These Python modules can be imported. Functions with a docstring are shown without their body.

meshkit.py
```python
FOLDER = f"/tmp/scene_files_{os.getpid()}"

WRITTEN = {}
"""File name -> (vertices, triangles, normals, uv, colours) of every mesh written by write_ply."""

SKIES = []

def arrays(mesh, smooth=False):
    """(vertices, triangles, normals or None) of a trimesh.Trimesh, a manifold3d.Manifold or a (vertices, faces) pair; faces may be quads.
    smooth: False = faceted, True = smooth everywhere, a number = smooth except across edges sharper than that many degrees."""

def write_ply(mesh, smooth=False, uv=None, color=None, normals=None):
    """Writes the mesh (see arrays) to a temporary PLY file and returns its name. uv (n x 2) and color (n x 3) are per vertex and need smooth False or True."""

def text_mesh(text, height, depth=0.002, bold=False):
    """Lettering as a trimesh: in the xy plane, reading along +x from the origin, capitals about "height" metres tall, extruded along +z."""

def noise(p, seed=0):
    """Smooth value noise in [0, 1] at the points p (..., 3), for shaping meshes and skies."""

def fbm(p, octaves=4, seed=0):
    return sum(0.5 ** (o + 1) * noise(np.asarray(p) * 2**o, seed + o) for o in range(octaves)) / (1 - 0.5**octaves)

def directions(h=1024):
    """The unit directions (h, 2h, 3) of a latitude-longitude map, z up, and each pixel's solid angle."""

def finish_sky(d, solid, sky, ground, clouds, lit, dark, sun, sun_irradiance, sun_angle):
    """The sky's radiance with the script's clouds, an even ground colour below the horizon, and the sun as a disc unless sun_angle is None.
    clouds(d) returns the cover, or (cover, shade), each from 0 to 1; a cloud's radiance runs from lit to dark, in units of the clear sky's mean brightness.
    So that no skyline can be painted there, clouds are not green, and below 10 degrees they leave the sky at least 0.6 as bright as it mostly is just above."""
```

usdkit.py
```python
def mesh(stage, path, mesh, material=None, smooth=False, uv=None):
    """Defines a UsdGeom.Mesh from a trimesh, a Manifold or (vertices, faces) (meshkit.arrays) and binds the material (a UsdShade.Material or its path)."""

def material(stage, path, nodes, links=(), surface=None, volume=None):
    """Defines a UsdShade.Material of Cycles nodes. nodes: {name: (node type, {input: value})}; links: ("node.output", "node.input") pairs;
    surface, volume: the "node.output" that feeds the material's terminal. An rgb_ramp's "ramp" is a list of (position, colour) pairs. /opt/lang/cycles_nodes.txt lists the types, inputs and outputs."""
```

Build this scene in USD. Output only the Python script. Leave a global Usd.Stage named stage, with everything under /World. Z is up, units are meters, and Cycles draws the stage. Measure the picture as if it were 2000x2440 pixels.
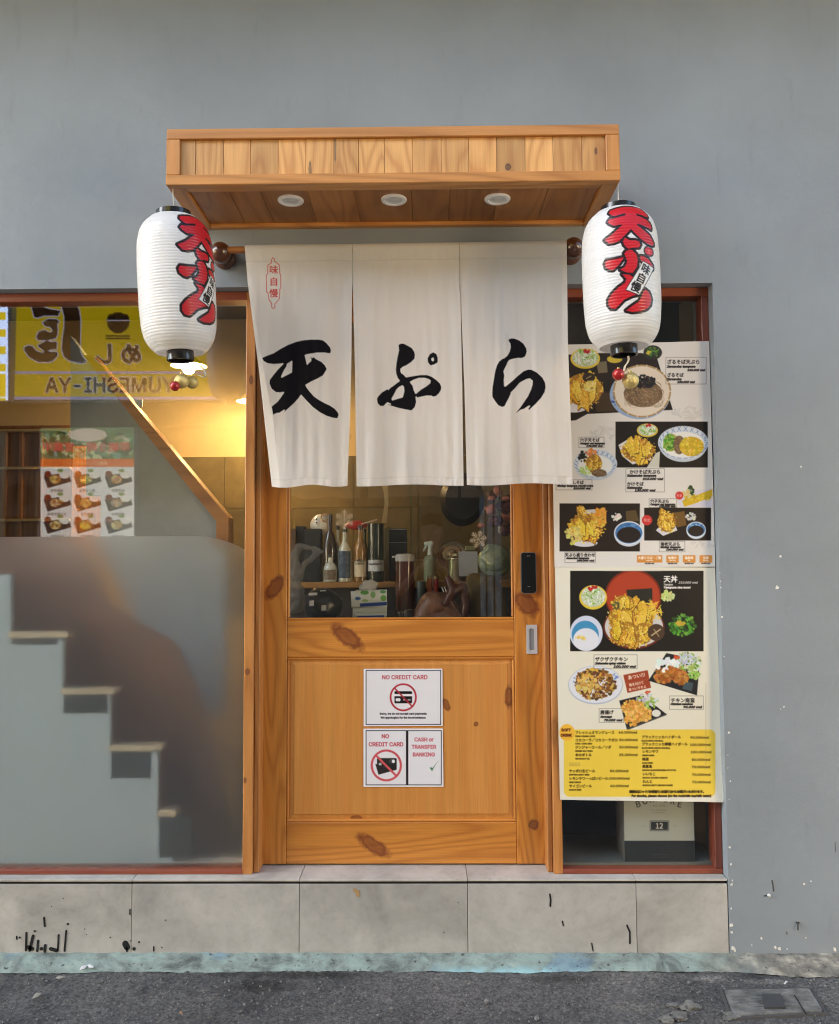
import math, random, glob
import numpy as np, trimesh, usdkit, meshkit, manifold3d
from pxr import Usd, UsdGeom, UsdLux, UsdShade, Gf, Sdf, Vt
from PIL import Image, ImageDraw, ImageFont, ImageFilter
from shapely.geometry import Polygon, LineString, Point, box as sbox
from shapely.ops import unary_union
from shapely import affinity

random.seed(7); rng = np.random.default_rng(7)
stage = Usd.Stage.CreateInMemory()
UsdGeom.SetStageUpAxis(stage, 'Z')
UsdGeom.Xform.Define(stage, '/World'); UsdGeom.Scope.Define(stage, '/World/Looks')

# ------------------------------------------------------------------ camera, sky, sun
CAM = np.array([0, -3.14, 1.445]); FPX = 2000.0; IW, IH = 2000, 2440
def basis(yaw, pitch, roll):
    y, p, r = np.radians([yaw, pitch, roll])
    F = np.array([-math.sin(y)*math.cos(p), math.cos(y)*math.cos(p), math.sin(p)])
    R = np.cross(F, [0, 0, 1]); R /= np.linalg.norm(R); U = np.cross(R, F)
    return math.cos(r)*R-math.sin(r)*U, math.sin(r)*R+math.cos(r)*U, F
RR, UU, FF = basis(.66, 3.4, .3)
cam = UsdGeom.Camera.Define(stage, '/World/camera')
cam.AddTransformOp().Set(Gf.Matrix4d(*RR, 0, *UU, 0, *(-FF), 0, *CAM, 1))
cam.CreateFocalLengthAttr(36.0); cam.CreateHorizontalApertureAttr(36.0); cam.CreateVerticalApertureAttr(36.0*IH/IW)
cam.CreateClippingRangeAttr(Gf.Vec2f(.05, 500)); cam.CreateExposureAttr(2.1)
TO_SUN = np.array([-.80, -.45, .42]); TO_SUN /= np.linalg.norm(TO_SUN)
SKY, SUN = .15, .20
sky = UsdLux.DomeLight.Define(stage, '/World/sky')
sm = usdkit.material(stage, '/World/Looks/sky_air', {
    's': ('sky_texture', {'sky_type': 'single_scattering', 'sun_disc': False, 'aerosol_density': .35, 'sun_elevation': float(math.asin(TO_SUN[2])), 'sun_rotation': float(math.atan2(TO_SUN[0], TO_SUN[1]))}),
    'b': ('background_shader', {'strength': SKY})}, [('s.color', 'b.color')], surface='b.background')
UsdShade.MaterialBindingAPI.Apply(sky.GetPrim()).Bind(sm)
sky.GetPrim().SetCustomDataByKey('kind', 'structure'); sky.GetPrim().SetCustomDataByKey('label', 'pale overcast daylight sky above the alley')
sun = UsdLux.DistantLight.Define(stage, '/World/sun')
sun.CreateIntensityAttr(SUN); sun.CreateAngleAttr(50.0); sun.CreateNormalizeAttr(True); sun.CreateColorAttr(Gf.Vec3f(1, .99, .975))
z = Gf.Vec3d(*map(float, TO_SUN)); xa = Gf.Cross(Gf.Vec3d(0, 0, 1), z).GetNormalized(); ya = Gf.Cross(z, xa)
sun.AddTransformOp().Set(Gf.Matrix4d(*xa, 0, *ya, 0, *z, 0, 0, 0, 0, 1))

# ------------------------------------------------------------------ helpers
def ray(px, py): return RR*((px-IW/2)/FPX)-UU*((py-IH/2)/FPX)+FF
def at(px, py, Y):
    """the place on the upright plane y = Y that the photograph shows at this pixel"""
    d = ray(px, py); return CAM+d*((Y-CAM[1])/d[1])
def atz(px, py, Z):
    d = ray(px, py); return CAM+d*((Z-CAM[2])/d[2])
def s2l(c):
    c = np.asarray(c, float)/255.0
    return np.where(c <= .04045, c/12.92, ((c+.055)/1.055)**2.4)

_used = {}
def numbered(path):
    k = _used.get(path, -1)+1; _used[path] = k
    return path if k == 0 else '%s_%03d' % (path, k)
def tag(p, label=None, cat=None, group=None, kind=None):
    p = p.GetPrim() if hasattr(p, 'GetPrim') else p
    for k, v in (('label', label), ('category', cat), ('group', group), ('kind', kind)):
        if v: p.SetCustomDataByKey(k, v)
    return p
ORIG = {}
def thing(name, label, cat, loc=(0, 0, 0), group=None, kind=None, rotz=0, rotxy=None):
    x = UsdGeom.Xform.Define(stage, numbered('/World/'+name)); x.AddTranslateOp().Set(Gf.Vec3d(*map(float, loc)))
    if rotz: x.AddRotateZOp().Set(float(rotz))
    if rotxy: x.AddRotateXYZOp().Set(Gf.Vec3f(*rotxy))
    ORIG[str(x.GetPath())] = np.array(loc, float)
    return tag(x, label, cat, group, kind)
def obj(name, mesh, mat, parent=None, smooth=False, label=None, kind=None, local=False, cols=None):
    base = str(parent.GetPath()) if parent is not None else '/World'
    v, f, n = meshkit.arrays(mesh, smooth)
    o = ORIG.get(base, np.zeros(3))
    if not local: v = v-o
    p = numbered(base+'/'+name); ORIG[p] = o
    m = UsdGeom.Mesh.Define(stage, p)
    m.CreatePointsAttr(Vt.Vec3fArray.FromNumpy(v.astype(np.float32)))
    m.CreateFaceVertexCountsAttr(Vt.IntArray.FromNumpy(np.full(len(f), 3, np.int32)))
    m.CreateFaceVertexIndicesAttr(Vt.IntArray.FromNumpy(np.ascontiguousarray(f.astype(np.int32)).ravel()))
    m.CreateSubdivisionSchemeAttr('none')
    if n is not None:
        m.CreateNormalsAttr(Vt.Vec3fArray.FromNumpy(n.astype(np.float32))); m.SetNormalsInterpolation('vertex')
    if cols is not None:
        UsdGeom.PrimvarsAPI(m).CreatePrimvar('Col', Sdf.ValueTypeNames.Color3fArray, 'vertex').Set(Vt.Vec3fArray.FromNumpy(np.ascontiguousarray(cols, np.float32)))
    UsdShade.MaterialBindingAPI.Apply(m.GetPrim()).Bind(mat)
    return tag(m, label, kind=kind)
def single(name, mesh, mat, label, cat, smooth=False, group=None, kind=None, cols=None):
    p = obj(name, mesh, mat, None, smooth, cols=cols); return tag(p, label, cat, group, kind)
def dup(root, loc, label, rotz=0, rotxy=None, group=None):
    x = UsdGeom.Xform.Define(stage, numbered('/World/'+root.GetName()))
    was = root.GetCustomData()
    x.GetPrim().GetReferences().AddInternalReference(root.GetPath())
    x.ClearXformOpOrder(); x.AddTranslateOp().Set(Gf.Vec3d(*map(float, loc)))
    if rotz or root.GetAttribute('xformOp:rotateZ'): x.AddRotateZOp().Set(float(rotz))
    if rotxy: x.AddRotateXYZOp().Set(Gf.Vec3f(*rotxy))
    x.GetPrim().SetInstanceable(True)
    return tag(x, label, was.get('category'), group or was.get('group'))
cat_ = trimesh.util.concatenate
def bx(x0, x1, y0, y1, z0, z1, b=0.0):
    if b <= 0:
        m = trimesh.creation.box([x1-x0, y1-y0, z1-z0]); m.apply_translation([(x0+x1)/2, (y0+y1)/2, (z0+z1)/2]); return m
    pts = []
    for X in ((x0+b, x1-b), (x0, x1), ):
        pass
    for k in range(3):
        lo = [x0+b, y0+b, z0+b]; hi = [x1-b, y1-b, z1-b]
        lo[k] -= b; hi[k] += b
        for c in np.ndindex(2, 2, 2): pts.append([(lo, hi)[c[i]][i] for i in range(3)])
    return trimesh.convex.convex_hull(np.array(pts))
def cyl(p0, p1, r0, r1=None, n=20):
    p0, p1 = np.array(p0, float), np.array(p1, float); r1 = r0 if r1 is None else r1
    d = p1-p0; L = np.linalg.norm(d); d /= L
    a = np.cross(d, [0, 0, 1] if abs(d[2]) < .9 else [1, 0, 0]); a /= np.linalg.norm(a); b = np.cross(d, a)
    t = np.linspace(0, 2*np.pi, n, endpoint=False)
    ring = np.cos(t)[:, None]*a+np.sin(t)[:, None]*b
    v = np.vstack([p0+ring*r0, p1+ring*r1, p0, p1]); f = []
    for i in range(n):
        j = (i+1) % n
        f += [[i, i+n, j], [j, i+n, j+n], [2*n, i, j], [2*n+1, j+n, i+n]]
    return trimesh.Trimesh(v, np.array(f)[:, ::1], process=False)
def tube(pts, r, n=8):
    return cat_([cyl(pts[i], pts[i+1], r, r, n) for i in range(len(pts)-1)])
def lathe(prof, c=(0, 0, 0), n=32):
    """prof: (radius, z) from bottom to top, turned about the upright axis through c"""
    prof = np.array(prof, float); k = len(prof); t = np.linspace(0, 2*np.pi, n, endpoint=False)
    v = np.stack([prof[:, 0][None]*np.cos(t)[:, None], prof[:, 0][None]*np.sin(t)[:, None], np.repeat(prof[:, 1][None], n, 0)], -1).reshape(-1, 3)+np.array(c)
    f = []
    for i in range(n):
        j = (i+1) % n
        for q in range(k-1):
            a, b, cc, d = i*k+q, j*k+q, j*k+q+1, i*k+q+1
            f += [[a, b, cc], [a, cc, d]]
    return trimesh.Trimesh(v, np.array(f), process=False)
def prism(poly, y0, y1):
    """a shapely outline drawn in x,z made solid from y0 to y1"""
    ms = []
    for g in getattr(poly, 'geoms', [poly]):
        m = trimesh.creation.extrude_polygon(g, y1-y0, engine='earcut')
        v = m.vertices; m = trimesh.Trimesh(np.stack([v[:, 0], y0+v[:, 2], v[:, 1]], 1), m.faces[:, ::-1], process=False); ms.append(m)
    return cat_(ms)
def pxpoly(pts, Y): return Polygon([at(*p, Y)[[0, 2]] for p in pts])
def blob(c, r, seed=0, amp=.3, sub=2, sc=(1, 1, 1), freq=1.6):
    m = trimesh.creation.icosphere(sub, 1.0); d = m.vertices
    k = 1+amp*(meshkit.fbm(d*freq+seed*7.3+40, 3, seed)-.5)*2
    m.vertices = d*k[:, None]*r*np.array(sc)+np.array(c); return m
def chain(bones, pitch=.02):
    """joints with radii hulled bone by bone into one smooth body"""
    total = manifold3d.Manifold()
    for (a, ra), (b, rb) in bones:
        sp = [manifold3d.Manifold.sphere(r, 20).translate(list(map(float, p))) for p, r in ((a, ra), (b, rb))]
        total = total+manifold3d.Manifold.batch_hull(sp)
    total = total.refine_to_length(pitch); mm = total.to_mesh()
    m = trimesh.Trimesh(mm.vert_properties[:, :3], mm.tri_verts, process=True)
    trimesh.smoothing.filter_taubin(m, .5, .53, 12); return m

# ------------------------------------------------------------------ materials
L = '/World/Looks/'
_mats = {}
def mat(name, col, rough=.5, spec=.5, metal=0., var=.08, scale=6., bump=0., bscale=60., coat=0., trans=0., sss=0., emit=0.):
    if name in _mats: return _mats[name]
    col = np.array(col, float)
    nodes = {'g': ('geometry', {}), 'n': ('noise_texture', {'scale': scale, 'detail': 5., 'roughness': .62}),
             'r': ('rgb_ramp', {'ramp': [(.25, tuple(col*(1-var*1.6))), (.5, tuple(col)), (.75, tuple(np.minimum(col*(1+var*1.4), .95)))]}),
             'p': ('principled_bsdf', {'roughness': rough, 'specular_ior_level': spec, 'metallic': metal, 'coat_weight': coat, 'coat_roughness': .12, 'transmission_weight': trans})}
    links = [('g.position', 'n.vector'), ('n.fac', 'r.fac'), ('r.color', 'p.base_color')]
    if emit: nodes['p'][1]['emission_strength'] = emit; nodes['p'][1]['emission_color'] = tuple(col)
    if bump:
        nodes['bn'] = ('noise_texture', {'scale': bscale, 'detail': 4., 'roughness': .6}); nodes['b'] = ('bump', {'strength': min(bump, 1.), 'distance': .002})
        links += [('g.position', 'bn.vector'), ('bn.fac', 'b.height'), ('b.normal', 'p.normal')]
    _mats[name] = usdkit.material(stage, L+name, nodes, links, surface='p.BSDF'); return _mats[name]
def wood(name, axis, light=(.50, .205, .050), dark=(.30, .095, .018), knots=(), rings=95., vary=.25, coat=.35, stretch=.55, seed=0., rough=.42):
    """grain along axis; knots: (x, z, rx, rz, turn, colour) marks in world x,z"""
    sc = {'x': (stretch, 6.5, 6.5), 'z': (6.5, 6.5, stretch), 'y': (6.5, stretch, 6.5)}[axis]
    fs = {'x': (5., 260., 260.), 'z': (260., 260., 5.), 'y': (260., 5., 260.)}[axis]
    N = {'g': ('geometry', {}), 'o': ('object_info', {}),
         'rx': ('math', {'math_type': 'multiply', 'value2': 31.7}), 'rz': ('math', {'math_type': 'multiply', 'value2': 57.3}),
         'cx': ('combine_xyz', {'y': 1.3+seed}), 'a': ('vector_math', {'math_type': 'add'}),
         'm': ('mapping', {'scale': sc}), 'n': ('noise_texture', {'scale': 1., 'detail': 1.6, 'roughness': .45, 'distortion': .25}),
         'k': ('math', {'math_type': 'multiply', 'value2': rings}), 's': ('math', {'math_type': 'sine'}),
         'mr': ('map_range', {'from_min': -1., 'from_max': 1., 'to_min': 0., 'to_max': 1.}),
         'fm': ('mapping', {'scale': fs}), 'fn': ('noise_texture', {'scale': 1., 'detail': 3., 'roughness': .6}),
         'bm': ('mapping', {'scale': tuple(np.array(sc)*.5)}), 'bn': ('noise_texture', {'scale': 1., 'detail': 2.}),
         'rp': ('rgb_ramp', {'ramp': [(0., light), (.45, tuple(np.array(light)*.92)), (.80, tuple((np.array(light)*.68+np.array(dark)*.32))), (1., tuple(np.array(light)*.42+np.array(dark)*.58))]}),
         'fr': ('rgb_ramp', {'ramp': [(.3, (.90, .86, .80)), (.62, (1.06, 1.06, 1.06))]}),
         'br': ('rgb_ramp', {'ramp': [(.3, (.90, .85, .78)), (.7, (1.12, 1.12, 1.1))]}),
         'x1': ('mix_color', {'blend_type': 'multiply', 'fac': .8}), 'x2': ('mix_color', {'blend_type': 'multiply', 'fac': .75}),
         'ov': ('map_range', {'to_min': 1-vary, 'to_max': 1+vary*.55}), 'h': ('hsv', {}), 'bu': ('bump', {'strength': .25, 'distance': .0012}),
         'p': ('principled_bsdf', {'roughness': rough, 'coat_weight': coat, 'coat_roughness': .22})}
    K = [('o.random', 'rx.value1'), ('o.random', 'rz.value1'), ('rx.value', 'cx.x'), ('rz.value', 'cx.z'), ('g.position', 'a.vector1'), ('cx.vector', 'a.vector2'),
         ('a.vector', 'm.vector'), ('m.vector', 'n.vector'), ('n.fac', 'k.value1'), ('k.value', 's.value1'), ('s.value', 'mr.value'), ('mr.result', 'rp.fac'),
         ('a.vector', 'fm.vector'), ('fm.vector', 'fn.vector'), ('fn.fac', 'fr.fac'), ('a.vector', 'bm.vector'), ('bm.vector', 'bn.vector'), ('bn.fac', 'br.fac'),
         ('rp.color', 'x1.a'), ('fr.color', 'x1.b'), ('x1.result', 'x2.a'), ('br.color', 'x2.b'), ('o.random', 'ov.value'), ('ov.result', 'h.value'), ('x2.result', 'h.color'),
         ('fn.fac', 'bu.height'), ('bu.normal', 'p.normal')]
    last = 'h.color'
    for i, (kx, kz, krx, krz, turn, kc) in enumerate(knots):
        t = math.radians(turn); c, s = math.cos(t), math.sin(t)
        N['ks%d' % i] = ('vector_math', {'math_type': 'subtract', 'vector2': (kx, 0., kz)})
        N['kd%d' % i] = ('vector_rotate', {'rotate_type': 'y_axis', 'angle': t})
        N['kv%d' % i] = ('vector_math', {'math_type': 'multiply', 'vector2': (1/krx, 0., 1/krz)})
        N['kn%d' % i] = ('noise_texture', {'scale': 55., 'detail': 3.})
        N['kl%d' % i] = ('vector_math', {'math_type': 'length'})
        N['kw%d' % i] = ('math', {'math_type': 'multiply_add', 'value2': .75})
        N['kr%d' % i] = ('rgb_ramp', {'ramp': [(0., (.9, .9, .9)), (.55, (.72, .72, .72)), (.74, (1, 1, 1)), (.82, (.6, .6, .6)), (1., (0, 0, 0))]})
        N['kq%d' % i] = ('math', {'math_type': 'multiply', 'value2': .62})
        N['kx%d' % i] = ('mix_color', {'b': kc})
        K += [('g.position', 'ks%d.vector1' % i), ('ks%d.vector' % i, 'kd%d.vector' % i), ('kd%d.vector' % i, 'kv%d.vector1' % i), ('kv%d.vector' % i, 'kl%d.vector1' % i),
              ('g.position', 'kn%d.vector' % i), ('kn%d.fac' % i, 'kw%d.value1' % i), ('kl%d.value' % i, 'kw%d.value3' % i), ('kw%d.value' % i, 'kq%d.value1' % i), ('kq%d.value' % i, 'kr%d.fac' % i),
              ('kr%d.color' % i, 'kx%d.fac' % i), (last, 'kx%d.a' % i)]
        last = 'kx%d.result' % i
    K.append((last, 'p.base_color'))
    return usdkit.material(stage, L+name, N, K, surface='p.BSDF')
def print_mat(name, rough=.4, spec=.4, coat=0., translucent=0., bump=0., bscale=900.):
    N = {'a': ('attribute', {'attribute': 'Col'}), 'p': ('principled_bsdf', {'roughness': rough, 'specular_ior_level': spec, 'coat_weight': coat, 'coat_roughness': .08})}
    K = [('a.color', 'p.base_color')]
    if bump:
        N['g'] = ('geometry', {}); N['n'] = ('noise_texture', {'scale': bscale, 'detail': 2.}); N['b'] = ('bump', {'strength': bump, 'distance': .001})
        K += [('g.position', 'n.vector'), ('n.fac', 'b.height'), ('b.normal', 'p.normal')]
    if translucent:
        N['t'] = ('translucent_bsdf', {}); N['x'] = ('mix_closure', {'fac': translucent})
        K += [('a.color', 't.color'), ('p.BSDF', 'x.closure1'), ('t.BSDF', 'x.closure2')]
    return usdkit.material(stage, L+name, N, K, surface='x.closure' if translucent else 'p.BSDF')
def glow_mat(name, strength):
    return usdkit.material(stage, L+name, {'a': ('attribute', {'attribute': 'Col'}), 'e': ('emission', {'strength': strength})}, [('a.color', 'e.color')], surface='e.emission')
def pane_mat(name, ior, tint=(.985, .992, .988), rough=0.):
    f0 = ((ior-1)/(ior+1))**2
    return usdkit.material(stage, L+name, {'f': ('layer_weight', {'blend': .5}), 'p': ('math', {'math_type': 'power', 'value2': 5.}), 'm': ('math', {'math_type': 'multiply_add', 'value2': 1-f0, 'value3': f0}), 't': ('transparent_bsdf', {'color': tint}), 'g': ('glossy_bsdf', {'color': (1, 1, 1), 'roughness': rough}), 'x': ('mix_closure', {})},
                           [('f.facing', 'p.value1'), ('p.value', 'm.value1'), ('m.value', 'x.fac'), ('t.BSDF', 'x.closure1'), ('g.BSDF', 'x.closure2')], surface='x.closure')
def glass_mat(name, col, rough=.03, ior=1.45):
    return usdkit.material(stage, L+name, {'g': ('glass_bsdf', {'color': col, 'roughness': rough, 'IOR': ior})}, surface='g.BSDF')

def wall_paint(name, col, stain=.15):
    c = np.array(col)
    N = {'g': ('geometry', {}), 'n': ('noise_texture', {'scale': 1.1, 'detail': 6., 'roughness': .6}), 'r': ('rgb_ramp', {'ramp': [(.3, tuple(c*(1-stain))), (.55, tuple(c)), (.75, tuple(c*(1+stain*.6)))]}),
         'm': ('mapping', {'scale': (14., 14., 3.)}), 'n2': ('noise_texture', {'scale': 1., 'detail': 5., 'roughness': .7}), 'r2': ('rgb_ramp', {'ramp': [(.28, (.72, .72, .70)), (.42, (1, 1, 1))]}),
         'x': ('mix_color', {'blend_type': 'multiply', 'fac': .35}),
         'n3': ('noise_texture', {'scale': 140., 'detail': 4., 'roughness': .55}), 'n4': ('noise_texture', {'scale': 18., 'detail': 3.}), 'ad': ('math', {'math_type': 'multiply_add', 'value2': 2.}), 'b': ('bump', {'strength': .22, 'distance': .002}),
         'p': ('principled_bsdf', {'roughness': .55, 'specular_ior_level': .35})}
    K = [('g.position', 'n.vector'), ('n.fac', 'r.fac'), ('g.position', 'm.vector'), ('m.vector', 'n2.vector'), ('n2.fac', 'r2.fac'), ('r.color', 'x.a'), ('r2.color', 'x.b'), ('x.result', 'p.base_color'),
         ('g.position', 'n3.vector'), ('g.position', 'n4.vector'), ('n4.fac', 'ad.value1'), ('n3.fac', 'ad.value3'), ('ad.value', 'b.height'), ('b.normal', 'p.normal')]
    return usdkit.material(stage, L+name, N, K, surface='p.BSDF')

WALL = wall_paint('grey_wall_paint', (.272, .312, .344))
FAR = wall_paint('far_wall_paint', (.20, .165, .125), .2)
REDWOOD = wood('red_frame_wood', 'x', (.30, .075, .035), (.19, .038, .02), rings=30., vary=.1)
REDWOODZ = wood('red_frame_wood_upright', 'z', (.20, .052, .030), (.13, .032, .02), rings=30., vary=.1)
def tilemat(name, col):
    c = np.array(col)
    N = {'g': ('geometry', {}), 'o': ('object_info', {}), 'cx': ('combine_xyz', {}), 'k': ('math', {'math_type': 'multiply', 'value2': 41.}), 'a': ('vector_math', {'math_type': 'add'}),
         'n': ('noise_texture', {'scale': 3.2, 'detail': 6., 'roughness': .62, 'distortion': .6}), 'r': ('rgb_ramp', {'ramp': [(.3, tuple(c*.72)), (.5, tuple(c)), (.68, tuple(c*1.22))]}),
         'n2': ('noise_texture', {'scale': 26., 'detail': 6., 'roughness': .7}), 'r2': ('rgb_ramp', {'ramp': [(.32, (.86, .855, .84)), (.5, (1, 1, 1)), (.72, (1.05, 1.05, 1.06))]}), 'x': ('mix_color', {'blend_type': 'multiply', 'fac': .8}),
         'b': ('bump', {'strength': .12, 'distance': .001}), 'p': ('principled_bsdf', {'roughness': .5, 'specular_ior_level': .45})}
    K = [('o.random', 'k.value1'), ('k.value', 'cx.x'), ('g.position', 'a.vector1'), ('cx.vector', 'a.vector2'), ('a.vector', 'n.vector'), ('n.fac', 'r.fac'), ('a.vector', 'n2.vector'), ('n2.fac', 'r2.fac'),
         ('r.color', 'x.a'), ('r2.color', 'x.b'), ('x.result', 'p.base_color'), ('n2.fac', 'b.height'), ('b.normal', 'p.normal')]
    return usdkit.material(stage, L+name, N, K, surface='p.BSDF')
TILE = tilemat('stone_tile', (.45, .435, .40))
TILETOP = tilemat('stone_tile_top', (.54, .51, .45))
DARKGAP = mat('dark_gap', (.02, .017, .015), .9)

# ------------------------------------------------------------------ flat print: drawn in the picture's own grid, then printed on the surface
CJK = glob.glob('/opt/blender-*/*/datafiles/fonts/Noto Sans CJK*')
LAT = glob.glob('/opt/blender-*/*/datafiles/fonts/Inter.woff2')
_fonts = {}
def font(size, lat=False):
    k = (int(size), lat)
    if k not in _fonts: _fonts[k] = ImageFont.truetype((LAT if lat or not CJK else CJK)[0], max(int(size), 4))
    return _fonts[k]
class Canvas:
    def __init__(s, x0, y0, x1, y1, S, bg):
        s.x0, s.y0, s.S = x0, y0, S
        s.im = Image.new('RGB', (int((x1-x0)*S), int((y1-y0)*S)), bg); s.d = ImageDraw.Draw(s.im)
    def P(s, pts): return [((x-s.x0)*s.S, (y-s.y0)*s.S) for x, y in pts]
    def poly(s, pts, c): s.d.polygon(s.P(pts), fill=c)
    def shape(s, g, c, hole=None):
        m = Image.new('L', s.im.size, 0); d = ImageDraw.Draw(m)
        for q in getattr(g, 'geoms', [g]):
            if q.is_empty or q.geom_type != 'Polygon': continue
            d.polygon(s.P(q.exterior.coords), fill=255)
            for i in q.interiors: d.polygon(s.P(i.coords), fill=0)
        s.im.paste(Image.new('RGB', s.im.size, c), (0, 0), m)
    def rect(s, x0, y0, x1, y1, c=None, o=None, w=1.): s.d.rectangle(s.P([(x0, y0), (x1, y1)])[0]+s.P([(x0, y0), (x1, y1)])[1], fill=c, outline=o, width=max(1, int(w*s.S)))
    def rrect(s, x0, y0, x1, y1, r, c): a, b = s.P([(x0, y0), (x1, y1)]); s.d.rounded_rectangle(a+b, r*s.S, fill=c)
    def ell(s, cx, cy, rx, ry, c=None, o=None, w=1.): a, b = s.P([(cx-rx, cy-ry), (cx+rx, cy+ry)]); s.d.ellipse(a+b, fill=c, outline=o, width=max(1, int(w*s.S)))
    def line(s, pts, c, w): s.d.line(s.P(pts), fill=c, width=max(1, int(round(w*s.S))), joint='curve')
    def text(s, x, y, t, h, c, anchor='lm', lat=False, bold=0., slant=0., rot=0., mirror=False, sx=1.):
        """x, y: anchor; h: height of the letters in pixels of the photograph"""
        sz = h*s.S*(1.32 if lat else 1.12); f = font(round(sz), lat); b = int(round(bold*s.S))
        L0, T0, R0, B0 = f.getbbox(t, anchor='ls', stroke_width=b); pad = int(sz*.5)+4
        m = Image.new('L', (R0-L0+2*pad, B0-T0+2*pad), 0)
        ImageDraw.Draw(m).text((pad-L0, pad-T0), t, 255, font=f, anchor='ls', stroke_width=b)
        if slant: m = m.transform(m.size, Image.AFFINE, (1, slant, -slant*m.size[1]/2, 0, 1, 0), Image.BILINEAR)
        if sx != 1: m = m.resize((max(1, int(m.size[0]*sx)), m.size[1]), Image.LANCZOS)
        if mirror: m = m.transpose(Image.FLIP_LEFT_RIGHT)
        if rot: m = m.rotate(rot, Image.BICUBIC, expand=True)
        W, Hh = m.size; X, Y = (x-s.x0)*s.S, (y-s.y0)*s.S
        p2 = pad*sx
        ox = {'l': X-p2, 'm': X-W/2, 'r': X-W+p2}[anchor[0]]
        s.im.paste(Image.new('RGB', m.size, c), (int(ox), int(Y-Hh/2)), m)
    def sample(s, px, py, soft=.42):
        a = s2l(np.asarray(s.im.filter(ImageFilter.GaussianBlur(soft*s.S)))); h, w = a.shape[:2]
        X = np.clip((px-s.x0)*s.S-.5, 0, w-1.001); Y = np.clip((py-s.y0)*s.S-.5, 0, h-1.001)
        i, j = X.astype(int), Y.astype(int); u, v = (X-i)[..., None], (Y-j)[..., None]
        return (a[j, i]*(1-u)+a[j, i+1]*u)*(1-v)+(a[j+1, i]*(1-u)+a[j+1, i+1]*u)*v
def grid_faces(ny, nx):
    i = np.arange(ny*nx).reshape(ny, nx); a, b, c, d = i[:-1, :-1].ravel(), i[:-1, 1:].ravel(), i[1:, 1:].ravel(), i[1:, :-1].ravel()
    return np.vstack([np.stack([a, d, c], 1), np.stack([a, c, b], 1)])
def printed(corners, step, yf):
    """corners TL, TR, BR, BL in pixels of the photograph; yf(u, v) the depth. Returns vertices, faces, px, py"""
    tl, tr, br, bl = map(np.array, corners)
    nx = max(2, int(np.linalg.norm(tr-tl)/step)); ny = max(2, int(np.linalg.norm(bl-tl)/step))
    v, u = np.meshgrid(np.linspace(0, 1, ny), np.linspace(0, 1, nx), indexing='ij')
    P = (tl*(1-u[..., None])+tr*u[..., None])*(1-v[..., None])+(bl*(1-u[..., None])+br*u[..., None])*v[..., None]
    px, py = P[..., 0], P[..., 1]
    return at_grid(px, py, yf(u, v)), grid_faces(ny, nx), px.ravel(), py.ravel()
def at_grid(px, py, Y):
    d = RR*((px-IW/2)/FPX)[..., None]-UU*((py-IH/2)/FPX)[..., None]+FF
    return (CAM+d*((Y-CAM[1])/d[..., 1])[..., None]).reshape(-1, 3)

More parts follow.
